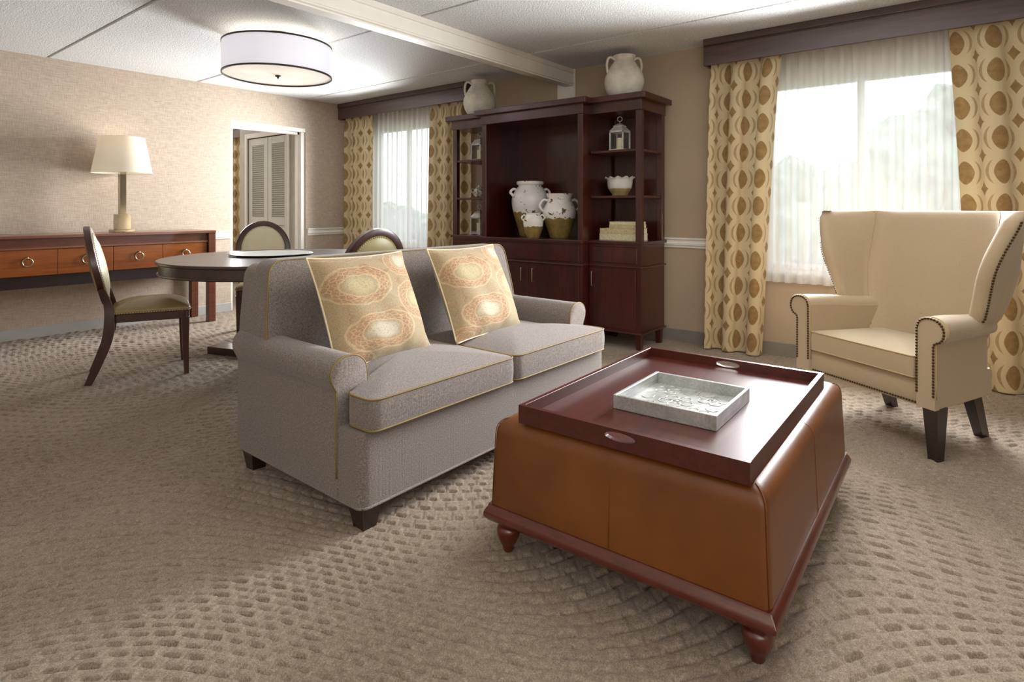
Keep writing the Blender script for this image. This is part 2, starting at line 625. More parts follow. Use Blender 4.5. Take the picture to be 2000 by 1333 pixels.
def lampshade_mat(name, rgb, e, emit=(1, 0.93, 0.82, 1)):
    t = NT(name)
    v = t.coord('Object', (1, 1, 60))
    n = t.noise(v, 4, 2)
    c = lin(*rgb)
    col = t.ramp(n, [(0.3, tuple(x * 0.96 for x in c[:3]) + (1,)), (0.7, c)])
    a = t.bsdf(col, 0.85, 0, 0, None, 0.2, emit=emit, estr=e)
    tr = t.n('ShaderNodeBsdfTranslucent')
    t.l(col, tr.inputs[0])
    mx = t.n('ShaderNodeMixShader')
    mx.inputs[0].default_value = 0.35
    t.l(a, mx.inputs[1])
    t.l(tr.outputs[0], mx.inputs[2])
    return t.done(mx.outputs[0])

def sofa_cloth():
    t = NT('grey_taupe_sofa_cloth')
    v = t.coord()
    a = t.noise(v, 210, 3, 0.7)
    b = t.noise(v, 480, 2, 0.6)
    sp = t.n('ShaderNodeSeparateXYZ')
    t.l(v, sp.inputs[0])
    rib = t.math('SINE', t.math('MULTIPLY', sp.outputs[0], 1150.0))
    f = t.math('ADD', t.math('MULTIPLY', a, 0.6), t.math('MULTIPLY', b, 0.4))
    col = t.ramp(f, [(0.36, lin(88, 79, 73)), (0.5, lin(119, 109, 102)), (0.64, lin(150, 140, 132))])
    h = t.math('ADD', f, t.math('MULTIPLY', rib, 0.12))
    return t.done(t.bsdf(col, 0.92, 0, 0, t.bump(h, 0.35, 0.003), 0.2, 0.25))

M = dict(
    wallL=wallcover(),
    wallR=plain('tan_wall_covering', (170, 152, 130), 0.9, var=0.03, nscale=2.0, bump=0.10, bscale=90, spec=0.2),
    wallD=weave('pale_grey_wall_covering', (176, 168, 156), (206, 198, 186), 150, 150, 'xz', 0.9, 0.2, 0.0),
    wallN=plain('plain_wall_paint', (196, 182, 164), 0.9, var=0.02),
    ceil=popcorn(),
    groove=plain('seam_shadow_filler', (120, 118, 114), 0.95),
    carpet=carpet_mat(),
    trim=plain('white_trim_paint', (224, 220, 212), 0.4, var=0.02),
    beam=plain('cream_beam_paint', (220, 213, 201), 0.5, var=0.02),
    rubber=plain('grey_cove_base', (124, 119, 110), 0.6, var=0.04),
    rubberL=plain('pale_grey_cove_base', (166, 165, 160), 0.55, var=0.04),
    valance=wood('espresso_valance_wood', (54, 36, 34), (88, 63, 60), (2, 0.15, 2), 0.42, 0.25, 14),
    damask=damask(), sheer=sheer_mat(), glass=glass_mat(),
    winframe=plain('window_frame_white', (214, 210, 202), 0.4),
    mahog=wood('mahogany_cabinet_wood', (36, 10, 8), (80, 24, 15), (6, 6, 0.5), 0.30, 0.35, 9),
    mahogx=wood('mahogany_tray_wood', (50, 15, 9), (84, 28, 16), (0.5, 6, 6), 0.38, 0.16, 9, 0.2),
    mahogt=wood('mahogany_ottoman_trim', (58, 18, 10), (98, 34, 18), (1.2, 1.2, 6), 0.28, 0.5, 9),
    espresso=wood('espresso_table_wood', (44, 28, 26), (74, 52, 47), (0.6, 5, 5), 0.36, 0.22, 9, 0.25),
    chairwood=wood('dark_walnut_chair_wood', (40, 20, 16), (72, 38, 28), (4, 4, 0.6), 0.32, 0.3, 12),
    drawer=wood('warm_cherry_drawer_wood', (104, 50, 14), (148, 82, 30), (0.5, 5, 5), 0.3, 0.3, 8),
    conswood=wood('brown_cherry_console_wood', (66, 28, 14), (104, 52, 28), (0.6, 5, 5), 0.33, 0.3, 8),
    constop=wood('cherry_console_top', (92, 52, 40), (130, 84, 66), (0.5, 5, 5), 0.28, 0.4, 8),
    darkleg=wood('near_black_leg_wood', (26, 16, 14), (46, 30, 27), (4, 4, 0.6), 0.35, 0.3, 12),
    sofa=sofa_cloth(),
    welt=plain('old_gold_welt', (128, 104, 54), 0.6),
    pillow=pillow_mat(),
    pillowback=plain('cream_pillow_edge', (216, 200, 168), 0.8),
    leather=leather_mat(),
    seam=plain('leather_seam', (112, 62, 24), 0.5),
    wing=plain('cream_twill_upholstery', (172, 152, 123), 0.7, var=0.03, nscale=160, bump=0.12, bscale=420, sheen=0.3, spec=0.3),
    wingw=plain('cream_welt', (176, 152, 112), 0.7),
    nail=plain('antique_brass_nail', (74, 58, 34), 0.35, 0.8),
    nailp=plain('pale_brass_nail', (176, 160, 112), 0.35, 0.5),
    olive=plain('olive_green_vinyl', (142, 130, 84), 0.42, var=0.04, bump=0.05, bscale=200),
    oliveseat=plain('olive_tan_vinyl', (136, 116, 76), 0.40, var=0.05, bump=0.05, bscale=200),
    olivelt=plain('pale_inner_vinyl', (206, 198, 166), 0.45, var=0.03),
    nickel=plain('satin_nickel', (160, 150, 132), 0.28, 1.0, var=0.05),
    polish=plain('polished_nickel', (176, 168, 152), 0.10, 1.0, var=0.05),
    bronze=plain('bronze_ring', (70, 62, 54), 0.35, 0.7),
    pewter=tray_metal(),
    platter=plain('silver_charger_glaze', (200, 204, 198), 0.38, 0.25, var=0.1, nscale=12),
    shade=lampshade_mat('cream_lampshade', (232, 225, 210), 0.10),
    drum=lampshade_mat('white_drum_shade', (230, 230, 236), 0.32, (0.95, 0.96, 1, 1)),
    diffuser=lampshade_mat('frosted_diffuser', (226, 222, 214), 0.30),
    glz1=glaze_mat('tall_jar_glaze', 0.225, (140, 118, 62), (236, 234, 230)),
    glz2=glaze_mat('handled_jar_glaze', 0.175, (146, 122, 64), (238, 234, 228)),
    glz3=glaze_mat('little_jar_glaze', 0.105, (148, 124, 66), (240, 236, 230), 0.008, 26),
    glz4=glaze_mat('bowl_glaze', 0.062, (172, 150, 98), (220, 216, 208), 0.004, 20, 0.75),
    stone=plain('chalky_cream_pottery', (214, 207, 192), 0.8, var=0.09, nscale=14, bump=0.3, bscale=45),
    lanternm=plain('weathered_silver_metal', (204, 202, 196), 0.42, 0.35, var=0.10, nscale=30),
    lglass=glass_mat('lantern_glass', (0.97, 0.985, 0.98, 1), 0.035),
    wax=plain('ivory_wax', (226, 216, 180), 0.6, var=0.03),
    book=plain('cream_mottled_book_cloth', (216, 205, 170), 0.8, var=0.12, nscale=70),
    book2=plain('tan_mottled_book_cloth', (200, 184, 142), 0.8, var=0.14, nscale=60),
    page=plain('book_pages', (226, 218, 192), 0.9, var=0.04, nscale=90),
    ornament=plain('black_and_white_glaze', (200, 196, 188), 0.3, var=0.5, nscale=45),
    leaf=plain('hazed_tree_foliage', (158, 170, 158), 0.9, var=0.3, nscale=3),  # leaf colour paled and greyed to paint in the haze
    bark=plain('tree_bark', (92, 82, 68), 0.9, var=0.2),
    grass=plain('distant_grass', (150, 162, 140), 0.95, var=0.15, nscale=0.5),
    louvre=plain('pale_grey_door_paint', (206, 206, 200), 0.45, var=0.02),
)

# ------------------------------------------------------------------ the setting
WX, WY, CH = 4.77, 6.41, 2.44      # window wall, lamp wall, ceiling
X0, Y0 = -2.0, -3.0

# carpet: real relief of woven pads on a curving layout
def carpet():
    c, s = math.cos(math.radians(38.315)), math.sin(math.radians(38.315))
    def field(x, y):
        # rows of pads on a curving layout that swells and tightens in broad arcs
        p = 0.62 * x - 0.785 * y
        q = 0.785 * x + 0.62 * y
        a = p + 0.10 * np.sin(2.6 * q + 1.2 * np.sin(1.7 * p)) + 0.05 * np.sin(3.3 * p + 1.0)
        b = q + 0.13 * np.sin(2.9 * p + 0.6 * q + 0.4) + 0.085 * np.sin(4.6 * q + 1.4 * np.sin(2.0 * p))
        v = b / 0.046
        u = a / 0.064
        row = np.floor(v)
        u = u + 0.5 * (row % 2) + 0.17 * np.sin(row * 12.99)
        col = np.floor(u)
        fu, fv = u - col, v - row
        cell = np.sin(col * 127.1 + row * 311.7) * 43758.5453
        rnd = cell - np.floor(cell)
        # basket weave: pads alternate proud and sunk, each domed, with a short slot at its near edge
        chk = (row + col) % 2
        dome = (1 - np.abs(2 * fu - 1) ** 6) * (1 - np.abs(2 * fv - 1) ** 7)
        wdt = 0.24 + 0.16 * rnd
        slot = np.clip(1 - ((fv - 0.15) / 0.125) ** 2, 0, 1) * np.clip((wdt - np.abs(fu - 0.5)) / 0.09, 0, 1)
        zone = 0.62 + 0.48 * np.sin(1.5 * p + 0.9 * q + 0.5) * np.sin(1.2 * q - 0.8 * p + 1.1)
        return dome * (0.0030 + zone * 0.0085 * chk * (0.5 + 0.5 * rnd)) - 0.0175 * slot * (0.45 + 0.55 * rnd) * (0.6 + 0.4 * chk)
    Vs, Qs, n0 = [], [], 0
    for step, f0, f1 in ((0.0042, 1.0, 2.4), (0.0065, 2.392, 3.6), (0.0100, 3.59, 9.0)):
        xs = np.arange(0.0, 4.77, step)
        ys = np.arange(-1.4, 6.41, step)
        gx, gy = np.meshgrid(xs, ys, indexing='ij')
        nx, ny = len(xs), len(ys)
        idx = np.arange(nx * ny).reshape(nx, ny)
        f = gx * c + gy * s
        r = gx * s - gy * c
        keep = (np.abs(r) < 1.0 * f + 0.30) & (f > f0) & (f < f1)
        kq = keep[:-1, :-1]
        Q = np.stack([idx[:-1, :-1][kq], idx[1:, :-1][kq], idx[1:, 1:][kq], idx[:-1, 1:][kq]], -1)
        used, inv = np.unique(Q, return_inverse=True)
        X, Y = gx.ravel()[used], gy.ravel()[used]
        Vs.append(np.stack([X, Y, field(X, Y) - 0.006], -1))
        Qs.append(inv.reshape(Q.shape) + n0)
        n0 += len(used)
    V = np.concatenate(Vs); Q = np.concatenate(Qs)
    me = bpy.data.meshes.new('carpet_pile')
    me.vertices.add(len(V)); me.vertices.foreach_set('co', V.astype(np.float32).ravel())
    me.loops.add(Q.size); me.loops.foreach_set('vertex_index', Q.astype(np.int32).ravel())
    me.polygons.add(len(Q)); me.polygons.foreach_set('loop_start', np.arange(0, Q.size, 4, dtype=np.int32))
    me.polygons.foreach_set('use_smooth', np.ones(len(Q), dtype=bool))
    me.update(calc_edges=True)
    me.materials.append(M['carpet'])
    print('carpet quads', len(Q))
    o = bpy.data.objects.new('carpet_pile', me)
    COL.objects.link(o)
    return o
floor = struct('floor', box(X0, 5.0, Y0, 10.2, -0.2, -0.026), M['carpet'])
cp = carpet()
cp.parent = floor
cp['kind'] = 'stuff'

ceiling = struct('ceiling', box(X0, WX + 0.1, Y0, WY + 0.15, CH + 0.02, CH + 0.2), M['groove'])
seams = [X0, -0.995, 0.27, 1.535, 2.80, 4.065, WX + 0.05]
for a, b in zip(seams[:-1], seams[1:]):
    obj('plank', box(a + 0.007, b - 0.007, Y0, WY + 0.1, CH, CH + 0.03, 0.006, 1), M['ceil'], ceiling)

DX0, DX1, DZ = 3.155, 4.07, 2.08       # doorway in the lamp wall
wl = join(box(X0, DX0, WY, WY + 0.12, -0.05, CH + 0.02), box(DX1, WX + 0.2, WY, WY + 0.12, -0.05, CH + 0.02), box(DX0, DX1, WY, WY + 0.12, DZ, CH + 0.02))
struct('wall_left', wl, M['wallL'])
W1 = (4.90, 6.02, 0.66, 2.12)
W2 = (0.02, 1.30, 0.64, 2.08)
def wall_with_holes(x0, x1, ya, yb, za, zb, holes):
    gs = []
    y = ya
    for (h0, h1, z0, z1) in holes:
        gs.append(box(x0, x1, y, h0, za, zb))
        gs.append(box(x0, x1, h0, h1, za, z0))
        gs.append(box(x0, x1, h0, h1, z1, zb))
        y = h1
    gs.append(box(x0, x1, y, yb, za, zb))
    return join(*gs)
struct('wall_right', wall_with_holes(WX, WX + 0.16, Y0, WY, -0.05, CH + 0.02, [W2, W1]), M['wallR'])
struct('wall_rear', box(X0 - 0.12, X0, Y0, WY + 0.12, -0.05, CH + 0.1), M['wallN'])
struct('wall_front', box(X0, WX + 0.16, Y0 - 0.12, Y0, -0.05, CH + 0.1), M['wallN'])

# cove base and chair rail
def run(name, geo, mat): return struct(name, geo, mat)
struct('baseboard_left', join(box(X0, DX0, WY - 0.014, WY, -0.012, 0.088, 0.004, 1), box(DX1, WX, WY - 0.014, WY, -0.012, 0.088, 0.004, 1)), M['rubberL'])
struct('baseboard_right', box(WX - 0.014, WX, Y0, WY - 0.014, -0.012, 0.098, 0.004, 1), M['rubber'])
RAIL = [(0, 0.785), (0.012, 0.785), (0.014, 0.80), (0.022, 0.808), (0.024, 0.822), (0.016, 0.832), (0.018, 0.846), (0.030, 0.856), (0.030, 0.868), (0, 0.868)]
def rail_y(ya, yb): return extrude([(WX - a, z) for a, z in RAIL], 'y', ya, yb)
def rail_x(xa, xb): return extrude([(WY - a, z) for a, z in RAIL], 'x', xa, xb)
struct('trim_1', rail_y(1.34, 2.99), M['trim'])
struct('trim_2', join(rail_x(2.74, DX0), rail_x(DX1 + 0.02, WX)), M['trim'])
struct('trim_3', rail_y(Y0, -0.02), M['trim'])
struct('trim_4', rail_y(3.21, 4.88), M['trim'])

# beam and its post
bp = [(3.02, CH + 0.005), (3.02, 2.415), (3.006, 2.412), (3.006, 2.398), (3.02, 2.394), (3.02, 2.312), (3.010, 2.306), (3.010, 2.294), (3.022, 2.288), (3.022, 2.278), (3.108, 2.278), (3.108, 2.288), (3.12, 2.294), (3.12, 2.306), (3.11, 2.312), (3.11, CH + 0.005)]
bm_o = struct('beam', extrude(bp, 'x', X0, WX), M['beam'])
struct('post', box(WX - 0.012, WX + 0.02, 3.0, 3.2, 0.0, CH + 0.005, 0.003, 1), M['beam'])

# doorway lining
dr = thing('door_1', None, None)
dr['kind'] = 'structure'
obj('jamb', box(DX1 - 0.05, DX1 + 0.0, WY + 0.02, WY + 0.16, -0.01, DZ, 0.003, 1), M['trim'], dr)
obj('jamb', box(DX0, DX0 + 0.03, WY + 0.02, WY + 0.16, -0.01, DZ, 0.003, 1), M['trim'], dr)
obj('lintel', box(DX0, DX1, WY + 0.004, WY + 0.16, DZ - 0.045, DZ + 0.004, 0.003, 1), M['trim'], dr)
obj('door_stop', box(DX1 - 0.075, DX1 - 0.05, WY + 0.06, WY + 0.12, -0.01, DZ - 0.045, 0.003, 1), M['trim'], dr)
obj('door_stop', box(DX0 + 0.03, DX1 - 0.05, WY + 0.06, WY + 0.12, DZ - 0.075, DZ - 0.045, 0.003, 1), M['trim'], dr)

# the room beyond the doorway
struct('wall_beyond_far', box(X0, 5.0, 10.1, 10.2, -0.05, 2.6), M['wallN'])
struct('wall_beyond_right', box(WX, WX + 0.16, WY + 0.12, 10.1, -0.05, 2.6), M['wallN'])
struct('wall_beyond_left', box(1.6, 1.7, WY + 0.12, 10.1, -0.05, 2.6), M['wallN'])
struct('ceiling_beyond', box(1.6, WX + 0.1, WY + 0.15, 10.1, CH, CH + 0.1), M['ceil'])
struct('wall_closet', join(box(4.40, WX, 8.47, 8.66, -0.02, CH), box(4.40, WX, WY + 0.13, 7.30, -0.02, CH), box(4.40, WX, 7.30, 8.47, 2.19, CH)), plain('closet_wall_paint', (186, 182, 172), 0.9))
d2 = thing('door_2', None, None)
d2['kind'] = 'structure'
obj('casing', join(box(4.375, 4.405, 8.42, 8.48, 0, 2.2, 0.004, 1), box(4.375, 4.405, 7.29, 7.35, 0, 2.2, 0.004, 1), box(4.375, 4.405, 7.35, 8.42, 2.13, 2.2, 0.004, 1)), M['trim'], d2)
slat = None
for (a, b) in ((7.89, 8.415), (7.355, 7.88)):
    lf = obj('door_leaf', join(box(4.405, 4.435, a, a + 0.10, 0.02, 2.12, 0.003, 1), box(4.405, 4.435, b - 0.10, b, 0.02, 2.12, 0.003, 1), box(4.405, 4.435, a + 0.10, b - 0.10, 2.02, 2.12, 0.002, 1), box(4.405, 4.435, a + 0.10, b - 0.10, 0.88, 0.99, 0.002, 1), box(4.405, 4.435, a + 0.10, b - 0.10, 0.02, 0.18, 0.002, 1), box(4.43, 4.437, a + 0.1, b - 0.1, 0.18, 2.02)), M['louvre'], d2)
    for k in range(34):
        z = 1.005 + k * 0.0302
        if slat is None:
            slat = obj('slat', xf(box(-0.017, 0.017, -(b - a - 0.2) / 2, (b - a - 0.2) / 2, -0.003, 0.003), rot=(0, math.radians(40), 0)), M['louvre'], lf)
            s = slat
        else:
            s = bpy.data.objects.new('slat', slat.data)
            COL.objects.link(s)
            s.parent = lf
        s.location = (4.418, (a + b) / 2, z)

# ------------------------------------------------------------------ windows, valances, curtains
def window(name, w):
    y0, y1, z0, z1 = w
    r = thing(name, None, None)
    r['kind'] = 'structure'
    x0, x1 = WX + 0.09, WX + 0.14
    f = 0.05
    obj('window_frame', join(box(x0, x1, y0, y0 + f, z0, z1, 0.004, 1), box(x0, x1, y1 - f, y1, z0, z1, 0.004, 1), box(x0, x1, y0 + f, y1 - f, z0, z0 + f, 0.004, 1), box(x0, x1, y0 + f, y1 - f, z1 - f, z1, 0.004, 1)), M['winframe'], r)
    ym = (y0 + y1) / 2
    obj('mullion', box(x0, x1, ym - 0.022, ym + 0.022, z0 + f, z1 - f, 0.004, 1), M['winframe'], r)
    for a, b in ((y0 + f, ym - 0.022), (ym + 0.022, y1 - f)):
        obj('pane', box(WX + 0.112, WX + 0.116, a, b, z0 + f, z1 - f), M['glass'], r)
    obj('window_sill', box(WX - 0.012, WX + 0.09, y0 - 0.02, y1 + 0.02, z0 - 0.025, z0 + 0.002, 0.004, 1), M['trim'], r)
    return r
window('window_1', W1)
window('window_2', W2)

def valance(label, x, y0, y1, z0=2.232, z1=2.438):
    r = thing('window_valance', label, 'valance', (0, 0, 0), 0, 'dark wood window valances')
    obj('front_board', box(x, x + 0.02, y0, y1, z0, z1, 0.002, 1), M['valance'], r)
    obj('bead', box(x - 0.006, x, y0 + 0.035, y1 - 0.002, z1 - 0.062, z1 - 0.052, 0.002, 1), M['darkleg'], r)
    obj('top_rail', box(x - 0.010, x, y0, y1, z1 - 0.05, z1, 0.003, 1), M['valance'], r)
    obj('end_board', box(x + 0.02, WX, y0, y0 + 0.02, z0, z1, 0.002, 1), M['valance'], r)
    obj('end_board', box(x + 0.02, WX, y1 - 0.02, y1, z0, z1, 0.002, 1), M['valance'], r)
    obj('curtain_track', box(x + 0.05, x + 0.19, y0 + 0.03, y1 - 0.03, z1 - 0.12, z1 - 0.10), M['trim'], r)
    return r
valance('long dark wood valance above the window behind the wingback armchair', 4.56, -1.35, 1.69)
valance('dark wood valance above the window in the dining corner', 4.52, 4.20, 6.395, 2.243)

def cloth(name, label, cat, mat, yA, yB, zT, zB, x0, amp, nf, seed, group=None, bot=None, phase=0.0, usc=1.0, taper=1.0, nz=26, npf=14, pinch=0.35, uo=0.0):
    """hanging pleated cloth; yA..yB at the top, bot=(yA,yB) at the hem"""
    rnd = random.Random(seed)
    n = int(nf * npf) + 1
    ph = [rnd.uniform(-0.35, 0.35) for _ in range(int(nf) + 2)]
    am = [rnd.uniform(0.7, 1.25) for _ in range(int(nf) + 2)]
    bA, bB = bot or (yA, yB)
    V, F, UV = [], [], []
    for j in range(nz + 1):
        t = j / nz
        z = zT + (zB - zT) * t
        a = amp * (pinch + (1 - pinch) * smooth01(0, 0.12, t)) * (1 + 0.15 * math.sin(3 * t + seed))
        p, q = yA + (bA - yA) * t ** 0.8, yB + (bB - yB) * t ** 0.8
        s = 0.0
        last = None
        for i in range(n):
            u = i / (n - 1)
            k = u * nf
            ki = int(k)
            fr = k - ki
            sm = fr * fr * (3 - 2 * fr)
            phi = (ph[ki] * (1 - sm) + ph[min(ki + 1, len(ph) - 1)] * sm) * (0.5 + t)
            aa = am[ki] * (1 - sm) + am[min(ki + 1, len(am) - 1)] * sm
            th = 2 * PI * (k + phase) + phi
            y = p + (q - p) * u + 0.30 * a * aa * math.sin(2 * th)
            x = x0 - a * aa * math.sin(th) - 0.012 * t
            pt = Vector((x, y, z))
            if j == nz // 2 or True:
                if last is not None: s += (pt - last).length
            last = pt
            V.append(pt)
            UV.append((s, z))
    # use one cloth width for all rows so that the print hangs straight
    row = [UV[(nz // 2) * n + i][0] for i in range(n)]
    UV = [(row[i % n] * usc + 0.37 * seed + uo, uv[1]) for i, uv in enumerate(UV)]
    for j in range(nz):
        for i in range(n - 1):
            a = j * n + i
            F.append((a, a + 1, a + n + 1, a + n))
    o = obj(name, (V, F), mat, None, True, uv=UV)
    return tag(o, label, cat, group)
DG = 'patterned drapes'
cloth('drape', 'oval patterned drape hanging between the display cabinet and the wingback armchair', 'curtain', M['damask'], 1.655, 1.13, 2.30, 0.008, 4.655, 0.046, 2.3, 1, DG, (1.70, 1.27), 0.30, npf=22)
cloth('drape', 'oval patterned drape behind the wingback armchair at the right edge', 'curtain', M['damask'], 0.145, -0.95, 2.30, 0.008, 4.655, 0.045, 4.0, 2, DG, (0.02, -0.98), 0.55)
cloth('drape', 'oval patterned drape in the far corner beside the doorway wall', 'curtain', M['damask'], 6.37, 5.87, 2.31, 0.008, 4.635, 0.046, 2.4, 3, DG, (6.37, 5.90), 0.3, uo=0.10)
cloth('drape', 'oval patterned drape beside the left end of the display cabinet', 'curtain', M['damask'], 4.85, 4.27, 2.31, 0.008, 4.645, 0.042, 2.8, 4, DG, (4.90, 4.25), 0.0, uo=0.115)
SG = 'white sheer curtains'
cloth('sheer_curtain', 'white sheer curtain over the window behind the wingback armchair', 'curtain', M['sheer'], 1.30, 0.0, 2.312, 0.562, 4.725, 0.018, 15, 5, SG, None, 0, 1, nz=10, npf=10, pinch=0.8)
cloth('sheer_curtain', 'white sheer curtain over the window in the dining corner', 'curtain', M['sheer'], 6.02, 4.80, 2.312, 0.45, 4.725, 0.018, 14, 6, SG, None, 0, 1, nz=10, npf=10, pinch=0.8)

# seen through the doorway
r = thing('window_valance', 'dark valance glimpsed through the doorway in the next room', 'valance', (0, 0, 0), 0, 'dark wood window valances')
obj('front_board', box(4.52, 4.54, 8.70, 10.05, 2.21, 2.41, 0.002, 1), M['valance'], r)
obj('top_rail', box(4.505, 4.52, 8.70, 10.05, 2.33, 2.41, 0.003, 1), M['valance'], r)
cloth('drape', 'oval patterned drape glimpsed through the doorway in the next room', 'curtain', M['damask'], 9.8, 8.72, 2.25, 0.02, 4.62, 0.04, 6, 7, DG)

# ------------------------------------------------------------------ outside
tag(struct('ground_outside', box(5.5, 90, -60, 70, -4.0, -3.9), M['grass']))
def tree(label, x, y, top, rad, seed, base=-3.9):
    r = thing('tree', label, 'tree', (x, y, base), 0, 'trees outside the windows')
    rnd = random.Random(seed)
    h = top - base
    obj('trunk', tube(spline([(0, 0, 0), (0.1, 0.05, h * 0.3), (0, 0, h * 0.6)], 4), lambda t: 0.22 * (1 - 0.6 * t), 8), M['bark'], r, True)
    gs = []
    for k in range(26):
        a, e = rnd.uniform(0, 2 * PI), rnd.uniform(-0.75, 1)
        q = rad * rnd.uniform(0.3, 0.8) * math.sqrt(max(0.12, 1 - e * e * 0.8))
        c = Vector((q * math.cos(a), q * math.sin(a), h - rad * 1.25 + e * rad * 0.95))
        s = rad * rnd.uniform(0.26, 0.46)
        g = ico(2)
        gs.append(([c + v * s * (1 + 0.22 * rnd.uniform(-1, 1)) for v in g[0]], g[1]))
    obj('crown', join(*gs), M['leaf'], r)
    return r
tree('tall leafy tree outside the near window, right half of the pane', 17.0, 0.2, 4.3, 2.2, 11)
tree('lower rounded tree outside the near window, left half of the pane', 20.0, 5.6, 2.6, 2.2, 12)
tree('broad distant tree low in the middle of the near window', 28.0, 3.6, 2.6, 3.0, 13)
tree('low tree far outside the dining corner window', 27.0, 32.0, 1.6, 2.8, 14)
tree('rounded bushy tree below the horizon of the dining corner window', 20.0, 21.5, 0.9, 2.4, 15)

# ------------------------------------------------------------------ sofa
sofa = thing('sofa', 'grey taupe two seat sofa with rolled arms and gold welting', 'sofa', (1.265, 1.655, 0), math.radians(-0.8))
SU = 1.625
def pipe(path, r=0.0035, closed=False, n=6): return tube(path, r, n, closed)
base_o = rrect(0.0, SU, 0.0, 0.85, 0.035)
obj('base', cushion(base_o, 0.078, 0.338, 0.0, 0.0, 0.0), M['sofa'], sofa, True, 40)
obj('hem_welt', pipe([(x, y, 0.080) for x, y in resample(rrect(-0.002, SU + 0.002, -0.002, 0.852, 0.035), 0.03)], 0.0045, True), M['sofa'], sofa, True)
# rolled arms
AP = [(-0.004, 0.08), (-0.004, 0.44), (-0.006, 0.462), (-0.014, 0.478), (-0.026, 0.503), (-0.027, 0.532), (-0.014, 0.558), (0.012, 0.576), (0.045, 0.583), (0.08, 0.578), (0.108, 0.560), (0.124, 0.532), (0.13, 0.49), (0.132, 0.42), (0.132, 0.30), (0.132, 0.08)]
APs = [tuple(p) for p in spline([(a, b, 0) for a, b in AP], 4)]
for sd, nm in ((0, 'left'), (1, 'right')):
    mx = (lambda x: x) if sd == 0 else (lambda x: SU - x)
    rings = []
    VV = [(0.137, 0.965), (0.140, 0.99), (0.146, 1.0)] + [(0.146 + (0.87 - 0.146) * k / 10, 1.0) for k in range(1, 11)]
    for v, sc in VV:
        lift = 0.012 * smooth01(0.55, 0.85, v)
        rings.append([(mx(0.052 + (p[0] - 0.052) * sc), v, 0.08 + (p[1] - 0.08) * (1 - (1 - sc) * 0.25) + lift * smooth01(0.4, 0.58, p[1])) for p in APs])
    g = loft(rings)
    if sd: g = flip(g)
    a = obj('arm', g, M['sofa'], sofa, True, 50)
    obj('arm_welt', pipe([(mx(p[0]), 0.141, p[1]) for p in APs if p[1] > 0.09], 0.0036), M['welt'], a, True)
# seat cushions with a T-shaped front
for sd in (0, 1):
    mx = (lambda x: x) if sd == 0 else (lambda x: SU - x)
    pl = [(0.022, -0.028), (SU / 2 - 0.003, -0.028), (SU / 2 - 0.003, 0.62), (0.138, 0.62), (0.138, 0.125), (0.022, 0.125)]
    pts = [(mx(a), b) for a, b in pl]
    if sd: pts = pts[::-1]
    o2 = round_poly(pts, 0.045, 6)
    cz = (mx(0.44), 0.30)
    g = cushion(o2, 0.346, 0.455, 0.042, 0.0, 0.010, cz, 9, 2.2)
    c = obj('seat_cushion', g, M['sofa'], sofa, True, 45)
    O = resample(o2, 0.02)
    obj('welt', join(pipe([(p[0], p[1], 0.455) for p in O], 0.0036, True), pipe([(p[0], p[1], 0.347) for p in O], 0.0036, True)), M['welt'], c, True)
# back: front cushion panel leaning, and outer frame
BO = round_poly([(0.020, 0.30), (SU - 0.020, 0.30), (SU - 0.002, 0.60), (SU - 0.045, 0.895), (0.045, 0.895), (0.002, 0.60)], [0.01, 0.01, 0.08, 0.07, 0.07, 0.08], 6)
def lean(off):
    return lambda v: (v[0], off + v[2] + 0.17 * (v[1] - 0.45), v[1])
g = xf(cushion(BO, -0.115, 0.0, 0.0, 0.03, 0.0, (SU / 2, 0.62), 9, 3.0), fn=lean(0.735))
bk = obj('backrest', flip(g), M['sofa'], sofa, True, 45)
obj('welt', pipe([Vector(lean(0.735)((p[0], p[1], -0.116))) for p in resample(BO, 0.02)], 0.0036, True), M['welt'], bk, True)
BF = round_poly([(0.004, 0.10), (SU - 0.004, 0.10), (SU - 0.004, 0.58), (SU - 0.040, 0.872), (0.040, 0.872), (0.004, 0.58)], [0.01, 0.01, 0.08, 0.06, 0.06, 0.08], 6)
def lean2(v): return (v[0], 0.845 + v[2] + 0.05 * (v[1] - 0.5), v[1])
obj('back_frame', flip(xf(cushion(BF, -0.10, 0.03, 0.0, 0.0, 0.0, (SU / 2, 0.5)), fn=lean2)), M['sofa'], sofa, True, 45)
for (a, b) in ((0.055, 0.045), (SU - 0.055, 0.045), (0.05, 0.80), (SU - 0.05, 0.80)):
    t_, b_ = 0.042, 0.028
    sx = -1 if a < 1 else 1
    rg = [[(a + sx * 0.008 + s * i, b + s * j, z) for i, j in ((-1, -1), (1, -1), (1, 1), (-1, 1))] for z, s in ((-0.004, b_), (0.082, t_))]
    obj('leg', loft(rg), M['darkleg'], sofa)

